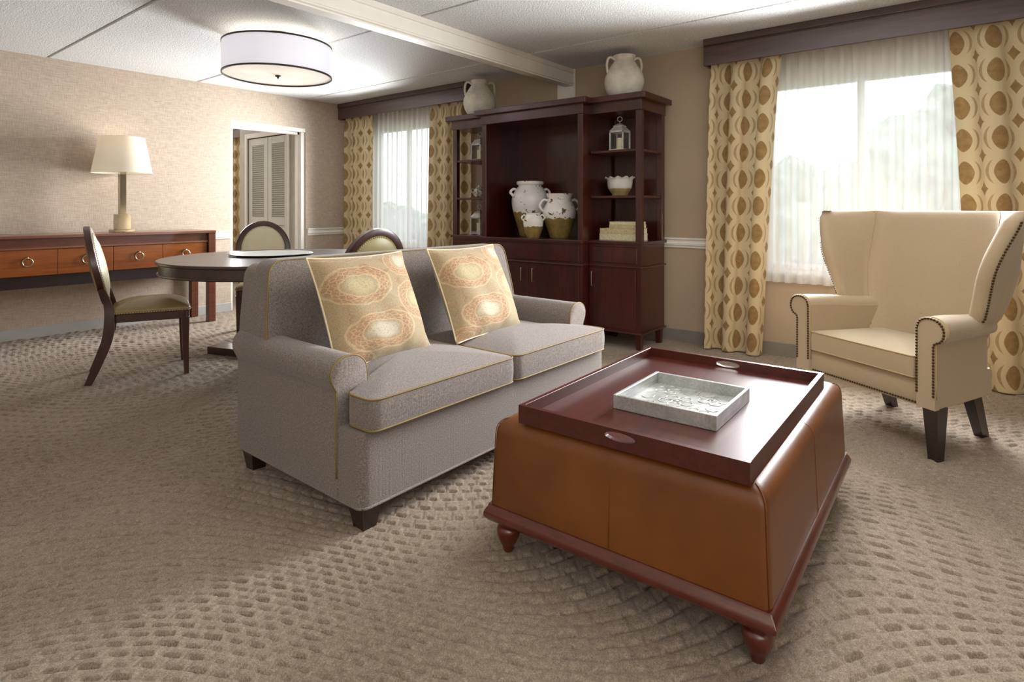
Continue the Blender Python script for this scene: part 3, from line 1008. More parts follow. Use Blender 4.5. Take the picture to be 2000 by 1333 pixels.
# throw pillows
def pillow(label, bot, top, width, yaw, thick=0.085):
    n = 22
    V, F, UV = [], [], []
    bot, top = Vector(bot), Vector(top)
    up = (top - bot)
    h = up.length
    up.normalize()
    side = Vector((math.cos(yaw), math.sin(yaw), 0))
    nrm = side.cross(up).normalized()          # faces the camera side (-y)
    ctr = (top + bot) / 2
    for sgn in (1, -1):
        for j in range(n + 1):
            for i in range(n + 1):
                a, b = 2 * i / n - 1, 2 * j / n - 1
                ex = 1 - 0.060 * (1 - b * b) ** 0.8 * abs(a) ** 3
                ey = 1 - 0.060 * (1 - a * a) ** 0.8 * abs(b) ** 3
                prof = max(0, (1 - abs(a) ** 2.6) * (1 - abs(b) ** 2.6)) ** 0.55
                wr = 0.006 * math.sin(9 * a + 4 * b) * prof * (1 - b) * 0.5 + 0.004 * math.sin(17 * a) * smooth01(-0.5, -1, b) * prof ** 0.4
                V.append(side * (a * width / 2 * ex) + up * (b * h / 2 * ey) + nrm * (sgn * (thick * prof) + wr))
                UV.append(((a + 1) / 2, (b + 1) / 2))
    m = (n + 1) ** 2
    for k in (0, 1):
        for j in range(n):
            for i in range(n):
                q = k * m + j * (n + 1) + i
                f = (q, q + 1, q + n + 2, q + n + 1)
                F.append(f if k == 0 else f[::-1])
    r = thing('throw_pillow', label, 'pillow', ctr, 0, 'paisley throw pillows on the sofa')
    obj('cover', (V, F), M['pillow'], r, True, uv=UV)
    edge = [V[j * (n + 1) + i] for (i, j) in [(i, 0) for i in range(n)] + [(n, j) for j in range(n)] + [(n - i, n) for i in range(n)] + [(0, n - j) for j in range(n)]]
    obj('edge_seam', tube(edge, 0.004, 6, True), M['pillowback'], r, True)
    return r
pillow('gold and red paisley pillow leaning on the sofa back near its left arm', (1.635, 1.965, 0.472), (1.637, 2.175, 0.912), 0.51, 0.0)
pillow('gold and red paisley pillow leaning on the sofa back near its right arm', (2.285, 1.94, 0.472), (2.305, 2.165, 0.912), 0.51, 0.0)

# ------------------------------------------------------------------ ottoman with tray
OT = math.radians(1.12)
ott = thing('ottoman', 'square tan leather ottoman on a dark wood plinth with turned feet', 'ottoman', (1.478, 0.385, 0), OT)
OX, OY = 1.155, 0.862
def rbody():
    rings = []
    for z, d in ((0.155, 0.0), (0.17, 0.0), (0.385, 0.010), (0.400, 0.012), (0.414, 0.017), (0.426, 0.027), (0.434, 0.041), (0.4375, 0.058), (0.438, 0.10)):
        rings.append([(x, y, z) for x, y in rrect(d, OX - d, d, OY - d, max(0.022 - d * 0.1, 0.012), 5)])
    return loft(rings)
obj('leather_body', rbody(), M['leather'], ott, True, 40)
def seam_v(x, y, nx, ny):
    pts = []
    for z, d in ((0.16, 0.0), (0.385, 0.010), (0.400, 0.012), (0.414, 0.017), (0.426, 0.027), (0.4325, 0.040), (0.4345, 0.052)):
        pts.append((x + nx * d, y + ny * d, z))
    return tube(pts, 0.0018, 6)
for x, y, nx, ny in ((0, OY * 0.5, 1, 0), (OX, OY * 0.5, -1, 0), (OX * 0.5, 0, 0, 1), (OX * 0.5, OY, 0, -1), (0.006, 0.006, 0.8, 0.8), (OX - 0.006, 0.006, -0.8, 0.8), (0.006, OY - 0.006, 0.8, -0.8), (OX - 0.006, OY - 0.006, -0.8, -0.8)):
    obj('seam', seam_v(x, y, nx, ny), M['seam'], ott, True)
def plinth():
    rings = []
    for z, o in ((0.106, 0.0), (0.108, 0.008), (0.118, 0.016), (0.130, 0.017), (0.142, 0.012), (0.150, 0.006), (0.158, 0.004)):
        rings.append([(x, y, z) for x, y in rrect(-o, OX + o, -o, OY + o, 0.006, 2)])
    return loft(rings)
obj('plinth', plinth(), M['mahogt'], ott, True, 30)
foot = [(0.015, 0.0), (0.018, 0.006), (0.019, 0.016), (0.027, 0.030), (0.037, 0.052), (0.040, 0.070), (0.035, 0.082), (0.028, 0.087), (0.028, 0.091), (0.036, 0.095), (0.038, 0.102), (0.034, 0.108)]
for x, y in ((0.045, 0.042), (OX - 0.045, 0.042), (0.045, OY - 0.042), (OX - 0.045, OY - 0.042)):
    obj('turned_foot', lathe(foot, 20, x, y), M['mahogt'], ott, True, 50)

TX, TY, TZ0, TZ1, TT = 0.985, 0.705, 0.4388, 0.4955, 0.016
tr = thing('serving_tray', 'large mahogany butler tray with oval handholds lying on the ottoman', 'tray', (1.492, 0.437, TZ0), OT)
TH = TZ1 - TZ0
obj('tray_floor', box(0.006, TX - 0.006, 0.006, TY - 0.006, 0.0, 0.020, 0.001, 1), M['mahogx'], tr)
def hole_wall(L, H, t, a, b, cz):
    """wall in the y-z plane (length L along y), oval hole"""
    n = 40
    cy = L / 2
    ring, rect = [], []
    angs = sorted([2 * PI * k / n for k in range(n)] + [math.atan2(sz, sy) % (2 * PI) for sy, sz in ((L / 2, H - cz), (-L / 2, H - cz), (-L / 2, -cz), (L / 2, -cz))])
    for th in angs:
        c, s = math.cos(th), math.sin(th)
        ring.append((cy + a * c / math.sqrt((c) ** 2 + (a * s / b) ** 2), cz + a * s / math.sqrt((c) ** 2 + (a * s / b) ** 2)))
        k = min((L / 2) / abs(c) if abs(c) > 1e-9 else 1e9, ((H - cz) if s > 0 else cz) / abs(s) if abs(s) > 1e-9 else 1e9)
        rect.append((cy + c * k, cz + s * k))
    m = len(angs)
    V = [(0, *p) for p in ring] + [(0, *p) for p in rect] + [(t, *p) for p in ring] + [(t, *p) for p in rect]
    F = []
    for i in range(m):
        j = (i + 1) % m
        F += [(i, j, m + j, m + i), (2 * m + i, 3 * m + i, 3 * m + j, 2 * m + j), (i, 2 * m + i, 2 * m + j, j), (m + i, m + j, 3 * m + j, 3 * m + i)]
    return V, F
for x in (0, TX - TT):
    obj('end_wall', xf(hole_wall(TY, TH, TT, 0.048, 0.0125, 0.036), loc=(x, 0, 0)), M['mahogx'], tr)
for y in (0, TY - TT):
    obj('side_wall', box(TT, TX - TT, y, y + TT, 0, TH, 0.001, 1), M['mahogx'], tr)

DXs, DYs = 0.345, 0.338
dt = thing('decorative_tray', 'small square pewter tray with embossed floral floor inside the wooden tray', 'tray', (1.738, 0.605, TZ0 + 0.0202), OT)
dh = 0.046
obj('tray_floor', box(0.004, DXs - 0.004, 0.004, DYs - 0.004, 0.0, 0.008), M['pewter'], dt)
for y in (0, DYs - 0.011): obj('side_wall', box(0, DXs, y, y + 0.011, 0, dh, 0.0015, 1), M['pewter'], dt)
for x in (0, DXs - 0.011): obj('end_wall', box(x, x + 0.011, 0.011, DYs - 0.011, 0, dh, 0.0015, 1), M['pewter'], dt)
rr = random.Random(3)
em = []
def flower(cx, cy, r, rot):
    for k in range(5):
        a = rot + 2 * PI * k / 5
        px, py = cx + r * 0.62 * math.cos(a), cy + r * 0.62 * math.sin(a)
        em.append(tube([(px + r * 0.36 * math.cos(2 * PI * q / 12), py + r * 0.36 * math.sin(2 * PI * q / 12), 0.0083) for q in range(12)], 0.0017, 5, True))
    em.append(xf(ico(1), scale=(r * 0.22, r * 0.22, 0.004), loc=(cx, cy, 0.008)))
for cx, cy, r in ((0.09, 0.10, 0.052), (0.25, 0.09, 0.056), (0.17, 0.19, 0.060), (0.08, 0.26, 0.045), (0.27, 0.26, 0.050)):
    flower(cx, cy, r, rr.uniform(0, 2))
for cx, cy, rot in ((0.17, 0.06, 0.3), (0.05, 0.18, 1.6), (0.29, 0.175, 1.2), (0.175, 0.285, 0.1)):
    em.append(tube(spline([(cx + 0.05 * math.cos(rot + t) * (1 - t / 8), cy + 0.05 * math.sin(rot + t) * (1 - t / 8) * 0.7, 0.0083) for t in (0, 1, 2, 3, 4, 5)], 4), 0.0016, 5))
obj('embossing', join(*em), M['pewter'], dt, True)

# ------------------------------------------------------------------ wingback armchair
wv = Vector((0.532, 0.847, 0))
wc = thing('wingback_armchair', 'cream upholstered wingback armchair with nailhead trim by the window', 'armchair', (3.387, 0.467, 0), math.atan2(0.847, 0.532))
# local: +x towards the chair's left arm, -y towards the chair's back -> use y = -depth
def tp(x, d, z): return (x * (1 - 0.42 * d), -d, z)
# base
rings = []
for z, o in ((0.226, 0.004), (0.232, 0.0), (0.335, 0.0), (0.345, 0.006)):
    ring = []
    for x, d in resample(rrect(-0.372 + o, 0.372 - o, 0.004 + o, 0.52 - o, 0.015, 3), 0.05):
        ring.append(tp(x, d, z))
    rings.append(ring)
obj('base', flip(loft(rings)), M['wing'], wc, True, 40)
# arms with outward scroll
SP = [(0.296, 0.228), (0.296, 0.55), (0.298, 0.590), (0.310, 0.617), (0.335, 0.632), (0.365, 0.636), (0.398, 0.630), (0.424, 0.612), (0.436, 0.585), (0.432, 0.555), (0.415, 0.535), (0.394, 0.526), (0.384, 0.512), (0.383, 0.47), (0.383, 0.228)]
SPs = [(p.x, p.y) for p in spline([(a, b, 0) for a, b in SP], 4)]
for sg in (1, -1):
    rings = []
    for d, sc in ((-0.012, 0.95), (-0.008, 0.985), (0.0, 1.0)) + tuple((0.045 * k, 1.0) for k in range(1, 11)):
        ring = []
        for a, z in SPs:
            zz = z - 0.03 * smooth01(0.05, 0.4, d) * smooth01(0.5, 0.6, z) * 0.6
            a2 = 0.355 + (a - 0.355) * sc
            ring.append(tp(sg * a2, d, 0.228 + (zz - 0.228) * (1 - (1 - sc) * 0.12)))
        rings.append(ring)
    g = loft(rings)
    if sg < 0: g = flip(g)
    a = obj('arm', flip(g), M['wing'], wc, True, 50)
    path = [p for p in SPs if p[1] > 0.235]
    obj('welt', tube([tp(sg * p[0], -0.002, p[1]) for p in path], 0.0035, 6), M['wingw'], a, True)
    inset = [(0.345 + (p[0] - 0.345) * 0.86, 0.43 + (p[1] - 0.43) * 0.972) for p in path]
    pts = arcpts(inset, 0.0135)
    na = obj('nailhead_trim', dots([(sg * p[0], 0.0135, p[1]) for p in pts], 0.0062), M['nail'], a, True)
    na['kind'] = 'stuff'
# nails along the bottom of the front rail
na = obj('nailhead_trim', dots([(-0.285 + 0.0135 * k, -0.002, 0.238) for k in range(43)], 0.0055), M['nail'], wc, True)
na['kind'] = 'stuff'
# seat cushion
so = [tuple(tp(x, d, 0)[:2]) for x, d in rrect(-0.291, 0.291, -0.012, 0.44, 0.02, 4)]
so = [(p[0], p[1]) for p in so][::-1]
sc_ = obj('seat_cushion', cushion(so, 0.350, 0.445, 0.035, 0.0, 0.006, (0, -0.21), 8, 2.2), M['wing'], wc, True, 45)
SO = resample(so, 0.02)
obj('welt', join(tube([(p[0], p[1], 0.445) for p in SO], 0.0035, 6, True), tube([(p[0], p[1], 0.351) for p in SO], 0.0035, 6, True)), M['wingw'], sc_, True)
# back and wings: one curved shell
def shell_ring(z, shrink=0.0):
    fl = min(max((z - 0.60) / 0.45, 0), 1) ** 1.15
    whalf = 0.318 + 0.140 * fl - 0.045 * smooth01(0.60, 0.42, z)                # half width at the wing's front edge
    dwing = 0.300 - 0.035 * math.sin(PI * smooth01(0.62, 1.10, z)) + 0.05 * smooth01(1.05, 1.11, z)
    if z < 0.60: dwing = 0.300 + 0.06 * smooth01(0.6, 0.35, z)
    bhalf = 0.205 + 0.117 * smooth01(0.25, 0.85, z)
    db = 0.415 + 0.21 * (z - 0.42) - 0.03 * smooth01(0.45, 0.25, z)
    inner = spline([(-whalf, dwing, 0), (-(whalf * 0.62 + bhalf * 0.38), dwing + (db - dwing) * 0.46, 0), (-bhalf - 0.012, db - 0.045, 0), (-bhalf + 0.045, db - 0.004, 0), (-bhalf * 0.4, db + 0.006, 0), (0, db + 0.008, 0), (bhalf * 0.4, db + 0.006, 0), (bhalf - 0.045, db - 0.004, 0), (bhalf + 0.012, db - 0.045, 0), (whalf * 0.62 + bhalf * 0.38, dwing + (db - dwing) * 0.46, 0), (whalf, dwing, 0)], 6)
    t0, t1 = 0.022 + 0.055 * smooth01(0.545, 0.615, z), 0.105 - 0.05 * smooth01(0.46, 0.30, z)
    n = len(inner)
    outer, mid = [], []
    for i, p in enumerate(inner):
        tg = (inner[min(i + 1, n - 1)] - inner[max(i - 1, 0)]).normalized()
        nr = Vector((-tg.y, tg.x, 0))
        u = abs(2 * i / (n - 1) - 1)
        t = t0 + (t1 - t0) * smooth01(0.95, 0.35, u)
        outer.append(p + nr * (t - shrink))
        inner[i] = p + nr * shrink
    # rounded front edges of the wings
    def endcap(a, b):
        c = (a + b) / 2
        r = (b - a) / 2
        fwd = Vector((r.y, -r.x, 0))
        if fwd.y > 0: fwd = -fwd
        return [c + r * math.cos(th) * -1 + fwd * math.sin(th) * 0.8 for th in (PI * k / 6 for k in range(1, 6))]
    ring = list(inner) + endcap(inner[-1], outer[-1]) + list(reversed(outer)) + endcap(outer[0], inner[0])
    return [(p.x, -p.y, z) for p in ring]
zs = [(0.228, 0), (0.30, 0), (0.38, 0), (0.46, 0), (0.54, 0), (0.60, 0), (0.66, 0), (0.72, 0), (0.78, 0), (0.84, 0), (0.90, 0), (0.96, 0), (1.02, 0), (1.06, 0), (1.082, 0.003), (1.096, 0.010), (1.104, 0.020)]
g = loft([shell_ring(z, s) for z, s in zs])
obj('back_and_wings', flip(g), M['wing'], wc, True, 60)
r0 = [shell_ring(z, 0) for z, _ in zs]
nin = len(spline([(0, 0, 0)] * 11, 6))
wn, ww = [], []
for side in (0, 1):
    pts = []
    for z in np.arange(0.60, 1.064, 0.0130):
        R = shell_ring(float(z), 0)
        # outer corner of the wing's front edge
        p = R[nin + 4] if side == 0 else R[nin + 5 + nin + 0]
        pts.append(Vector(p))
    wn += pts
    ww.append(pts)
na = obj('nailhead_trim', dots(wn, 0.0062), M['nail'], wc, True)
na['kind'] = 'stuff'
# inner seams where the wings meet the back
for sg in (-1, 1):
    pts = []
    for z in np.arange(0.47, 1.10, 0.03):
        R = shell_ring(float(z), 0)
        i = 13 if sg < 0 else nin - 14
        pts.append(Vector(R[i]) + Vector((0, 0.0005, 0)))
    obj('inner_seam', tube(pts, 0.0022, 5), M['wingw'], wc, True)
for sg in (-1, 1):
    rg = [[(sg * 0.345 * 1.0 + s * i + sg * dx, -0.045 + s * j + dy, z) for i, j in ((-1, -1), (1, -1), (1, 1), (-1, 1))] for z, s, dx, dy in ((-0.004, 0.021, 0.012, 0.012), (0.232, 0.034, 0, 0))]
    obj('leg', loft(rg), M['darkleg'], wc)
    rg = [[(sg * 0.235 + s * i, -0.445 + s * j + dy, z) for i, j in ((-1, -1), (1, -1), (1, 1), (-1, 1))] for z, s, dy in ((-0.004, 0.022, -0.085), (0.12, 0.026, -0.04), (0.232, 0.03, 0))]
    obj('leg', loft(rg), M['darkleg'], wc, True, 30)

# ------------------------------------------------------------------ dining table
TC = (2.364, 4.072)
dtab = thing('dining_table', 'large round dark espresso dining table on a pedestal', 'table', (TC[0], TC[1], 0), 0)
obj('tabletop', lathe([(0.02, 0.735), (0.765, 0.735), (0.785, 0.738), (0.79, 0.745), (0.79, 0.755), (0.786, 0.76), (0.02, 0.76)], 96), M['espresso'], dtab, True, 35)
obj('apron', lathe([(0.70, 0.676), (0.772, 0.676), (0.772, 0.736), (0.70, 0.736), (0.70, 0.676)], 96, cap=False), M['espresso'], dtab, True, 35)
obj('bead', lathe([(0.76, 0.664), (0.780, 0.665), (0.784, 0.671), (0.780, 0.678), (0.76, 0.678), (0.76, 0.664)], 96, cap=False), M['espresso'], dtab, True, 35)
obj('pedestal', lathe([(0.16, 0.04), (0.16, 0.08), (0.12, 0.10), (0.10, 0.16), (0.09, 0.40), (0.11, 0.58), (0.18, 0.64), (0.22, 0.69)], 32), M['espresso'], dtab, True, 35)
for k in range(2):
    a = math.radians(107.5 + 180 * k)
    obj('foot', xf(box(0.08, 0.63, -0.075, 0.075, -0.004, 0.052, 0.004, 1), rot=(0, 0, a)), M['espresso'], dtab)
pl = thing('charger_plate', 'wide round silver grey platter lying on the dining table', 'platter', (2.40, 4.24, 0.7602))
obj('platter', lathe([(0.02, 0.0), (0.17, 0.0), (0.19, 0.001), (0.29, 0.008), (0.298, 0.010), (0.295, 0.014), (0.28, 0.013), (0.19, 0.008), (0.17, 0.006), (0.02, 0.006)], 64), M['platter'], pl, True)
obj('rim_edge', lathe([(0.2945, 0.0105), (0.299, 0.0085), (0.3005, 0.0115), (0.298, 0.0145), (0.2945, 0.0135), (0.2945, 0.0105)], 64, cap=False), M['bronze'], pl, True)

# ------------------------------------------------------------------ dining chairs (local: +x front, +y left)
def make_chair(label):
    c = thing('dining_chair', label, 'chair', (0, 0, 0), 0, 'oval back dining chairs')
    so = round_poly([(-0.215, -0.20), (0.235, -0.245), (0.235, 0.245), (-0.215, 0.20)], [0.03, 0.05, 0.05, 0.03], 5)
    so2 = resample(so, 0.025)
    rg = []
    for z, s in ((0.375, 0.965), (0.380, 0.985), (0.425, 0.985), (0.430, 0.965)):
        rg.append([(p[0] * s, p[1] * s, z) for p in so2])
    obj('seat_rail', loft(rg), M['chairwood'], c, True, 40)
    st = obj('seat', cushion([(p[0] * 0.985, p[1] * 0.985) for p in so], 0.429, 0.455, 0.058, 0, 0.012, None, 8, 2.4), M['oliveseat'], c, True, 60)
    tn = obj('nailhead_trim', dots([(p[0] * 0.999, p[1] * 0.999, 0.4345) for p in resample(so, 0.0145)], 0.0055), M['nailp'], st, True)
    tn['kind'] = 'stuff'
    # oval back
    CZ, A, B = 0.735, 0.235, 0.262
    def bx(z): return -0.245 - 0.085 * ((z - 0.47) / 0.53) - 0.025 * max(0, (z - 0.47) / 0.53) ** 2
    def P(th, ra, rb, off):
        y, z = ra * math.cos(th), CZ + rb * math.sin(th)
        return Vector((bx(z) + off, y, z))
    rings = []
    N = 56
    for k in range(N):
        th = 2 * PI * k / N
        rings.append([P(th, A + a, B + a, o) for a, o in ((0.0, -0.017), (0.0, 0.017), (-0.006, 0.020), (-0.042, 0.020), (-0.046, 0.014), (-0.046, -0.014), (-0.042, -0.020), (-0.006, -0.020))])
    rings.append(rings[0])
    obj('back_frame', loft(rings, cap0=False, cap1=False), M['chairwood'], c, True, 35)
    def pad(sgn, mat, nm):
        rs = []
        for s, o in ((1.0, 0.010), (0.985, 0.018), (0.9, 0.026), (0.7, 0.038), (0.45, 0.043), (0.2, 0.045), (0.02, 0.045)):
            rs.append([P(2 * PI * k / N, (A - 0.045) * s, (B - 0.045) * s, sgn * o) for k in range(N)])
        return obj(nm, loft(rs), mat, c, True, 60)
    pf = pad(1, M['olivelt'], 'back_pad_inner')
    pb = pad(-1, M['olive'], 'back_pad_outer')
    for pp, sg in ((pf, 1), (pb, -1)):
        tn = obj('nailhead_trim', dots([P(2 * PI * k / 84, A - 0.052, B - 0.052, sg * 0.021) for k in range(84)], 0.0042), M['nailp'], pp, True)
        tn['kind'] = 'stuff'
    for sg in (-1, 1):
        # rear leg and stile in one curved member
        path = spline([(-0.335, sg * 0.205, -0.004), (-0.285, sg * 0.203, 0.12), (-0.235, sg * 0.20, 0.27), (-0.222, sg * 0.197, 0.40), (-0.232, sg * 0.192, 0.50), (bx(0.60), sg * 0.200, 0.60)], 6)
        rg = []
        for i, p in enumerate(path):
            t = i / (len(path) - 1)
            hx, hy = (0.020 + 0.010 * math.sin(PI * min(1, t * 1.15))), 0.0165
            rg.append([p + Vector((a * hx, b * hy, 0)) for a, b in ((-1, -1), (1, -1), (1, 1), (-1, 1))])
        obj('rear_leg', loft(rg), M['chairwood'], c, True, 30)
        rg = [[(0.205 + s * i - dx, sg * 0.215 + s * j, z) for i, j in ((-1, -1), (1, -1), (1, 1), (-1, 1))] for z, s, dx in ((-0.004, 0.014, -0.006), (0.20, 0.019, 0), (0.385, 0.023, 0))]
        obj('front_leg', loft(rg), M['chairwood'], c, True, 30)
    return c
ch1 = make_chair('oval back dining chair standing alone on the carpet left of the table')
ch1.location = (1.645, 4.485, 0)
ch1.rotation_euler = (0, 0, math.radians(-20))
ch2 = copy_tree(ch1)
ch2['label'] = 'oval back dining chair facing us across the table, in front of the doorway'
ch2.location = (2.73, 4.93, 0)
ch2.rotation_euler = (0, 0, math.radians(-116))
ch3 = copy_tree(ch1)
ch3['label'] = 'oval back dining chair seen from behind over the sofa back'
ch3.location = (2.27, 3.16, 0)
ch3.rotation_euler = (0, 0, math.radians(90))

# ------------------------------------------------------------------ console table
cs = thing('console_table', 'long cherry console table with a row of drawers against the wall', 'console table', (0, 0, 0))
CY0, CY1 = 5.93, 6.385
obj('tabletop', box(-0.35, 2.77, CY0 - 0.005, CY1, 0.872, 0.897, 0.003, 1), M['constop'], cs)
obj('frieze', box(-0.30, 2.70, CY0 + 0.035, CY1 - 0.02, 0.80, 0.872), M['conswood'], cs)
obj('moulding', box(-0.30, 2.70, CY0 + 0.012, CY0 + 0.035, 0.783, 0.800, 0.004, 2), M['constop'], cs)
obj('carcass', box(-0.30, 2.70, CY0 + 0.042, CY1 - 0.02, 0.565, 0.80), M['conswood'], cs)
obj('lower_apron', box(-0.30, 2.70, CY0 + 0.055, CY0 + 0.085, 0.47, 0.567), M['darkleg'], cs)
obj('end_panel', box(2.68, 2.70, CY0 + 0.07, CY1 - 0.02, 0.47, 0.80), M['conswood'], cs)
for k in range(7):
    x1 = 2.690 - k * 0.3995
    d = obj('drawer', box(x1 - 0.3965, x1, CY0 + 0.022, CY0 + 0.05, 0.572, 0.781, 0.002, 1), M['drawer'], cs)
    xc, zc = x1 - 0.198, 0.700
    obj('ring_pull', join(tube([(xc + 0.033 * math.sin(2 * PI * q / 24), CY0 + 0.008, zc - 0.018 - 0.033 * math.cos(2 * PI * q / 24)) for q in range(24)], 0.0052, 8, True), lathe([(0.012, -0.012), (0.012, 0.0), (0.006, 0.010)], 12, 0, 0) and xf(lathe([(0.011, 0.0), (0.011, 0.008), (0.007, 0.018)], 14), rot=(PI / 2, 0, 0), loc=(xc, CY0 + 0.022, zc + 0.017))), M['nickel'], d, True)
for x in (2.70, -0.35):
    for y in (CY0, CY1 - 0.075):
        obj('leg', box(x, x + 0.068, y, y + 0.068, -0.004, 0.872, 0.003, 1), M['conswood'], cs)

# table lamp
lp = thing('table_lamp', 'table lamp with cream tapered shade on a square metal column, on the console', 'lamp', (2.025, 6.15, 0.897))
obj('base_plate', box(-0.082, 0.082, -0.082, 0.082, 0.0, 0.026, 0.002, 1), M['polish'], lp)
obj('base_block', box(-0.054, 0.054, -0.054, 0.054, 0.026, 0.165, 0.002, 1), M['polish'], lp)
obj('column', box(-0.026, 0.026, -0.026, 0.026, 0.165, 0.60, 0.002, 1), M['polish'], lp)
obj('socket', lathe([(0.016, 0.60), (0.018, 0.61), (0.018, 0.65), (0.012, 0.66)], 16), M['nickel'], lp, True)
obj('bulb', lathe([(0.012, 0.655), (0.018, 0.675), (0.030, 0.70), (0.031, 0.72), (0.022, 0.742), (0.004, 0.752)], 16), lampshade_mat('lamp_bulb', (250, 240, 220), 4.0), lp, True)
def shade(r0, r1, z0, z1, t=0.002, n=56):
    rs = [(r0, z0), (r0 + (r1 - r0) * 0.5, (z0 + z1) / 2), (r1, z1), (r1 - t, z1), (r0 + (r1 - r0) * 0.5 - t, (z0 + z1) / 2), (r0 - t, z0), (r0, z0)]
    return loft([[(r * math.cos(2 * PI * k / n), r * math.sin(2 * PI * k / n), z) for k in range(n)] for r, z in rs], cap0=False, cap1=False)
sh = obj('lamp_shade', shade(0.238, 0.178, 0.540, 0.868), M['shade'], lp, True, 60)
obj('shade_trim', tube([(0.239 * math.cos(2 * PI * k / 48), 0.239 * math.sin(2 * PI * k / 48), 0.541) for k in range(48)], 0.0028, 6, True), M['trim'], sh, True)
obj('harp', join(*[tube([(0, 0, 0.84), (0.177 * math.cos(a), 0.177 * math.sin(a), 0.862)], 0.002, 5) for a in (0.3, 2.4, 4.5)], tube([(0, 0, 0.74), (0, 0, 0.85)], 0.002, 5)), M['nickel'], lp)
pt = bpy.data.lights.new('lamp_bulb_light', 'POINT')
pt.energy = 1.6; pt.color = (1, 0.86, 0.66); pt.shadow_soft_size = 0.03
po = bpy.data.objects.new('lamp_bulb_light', pt); COL.objects.link(po); po.location = (2.025, 6.15, 0.897 + 0.78)

# ceiling light
cl = thing('ceiling_light', 'large white drum ceiling light with bronze rims above the dining table', 'ceiling light', (2.43, 4.20, 2.44))
zB, zT, RD = -0.312, -0.085, 0.392
obj('drum_shade', shade(RD, RD, zB, zT, 0.003, 80), M['drum'], cl, True, 60)
for z in (zB, zT):
    obj('rim', lathe([(RD - 0.006, z - 0.006), (RD + 0.004, z - 0.006), (RD + 0.004, z + 0.006), (RD - 0.006, z + 0.006), (RD - 0.006, z - 0.006)], 80, cap=False), M['bronze'], cl, True, 35)
obj('diffuser', lathe([(0.01, zB + 0.004), (RD * 0.5, zB + 0.004), (RD - 0.008, zB + 0.006), (RD - 0.008, zB + 0.010), (0.01, zB + 0.010)], 80), M['diffuser'], cl, True, 35)
obj('finial', lathe([(0.004, zB - 0.022), (0.009, zB - 0.016), (0.006, zB - 0.010), (0.022, zB - 0.005), (0.022, zB + 0.003)], 20), M['bronze'], cl, True)
obj('canopy', lathe([(0.10, -0.03), (0.12, -0.022), (0.125, 0.0)], 32), M['nickel'], cl, True)
obj('stem', join(tube([(0, 0, -0.03), (0, 0, zB)], 0.008, 8), *[tube([(0, 0, zT), (RD * math.cos(a), RD * math.sin(a), zT)], 0.004, 6) for a in (0.2, 0.2 + 2 * PI / 3, 0.2 + 4 * PI / 3)]), M['nickel'], cl)
for a in (0.9, 0.9 + 2 * PI / 3, 0.9 + 4 * PI / 3):
    pt = bpy.data.lights.new('drum_bulb_light', 'POINT')
    pt.energy = 1.2; pt.color = (1, 0.93, 0.84); pt.shadow_soft_size = 0.04
    po = bpy.data.objects.new('drum_bulb_light', pt); COL.objects.link(po)
    po.location = (2.43 + 0.18 * math.cos(a), 4.20 + 0.18 * math.sin(a), 2.44 - 0.20)

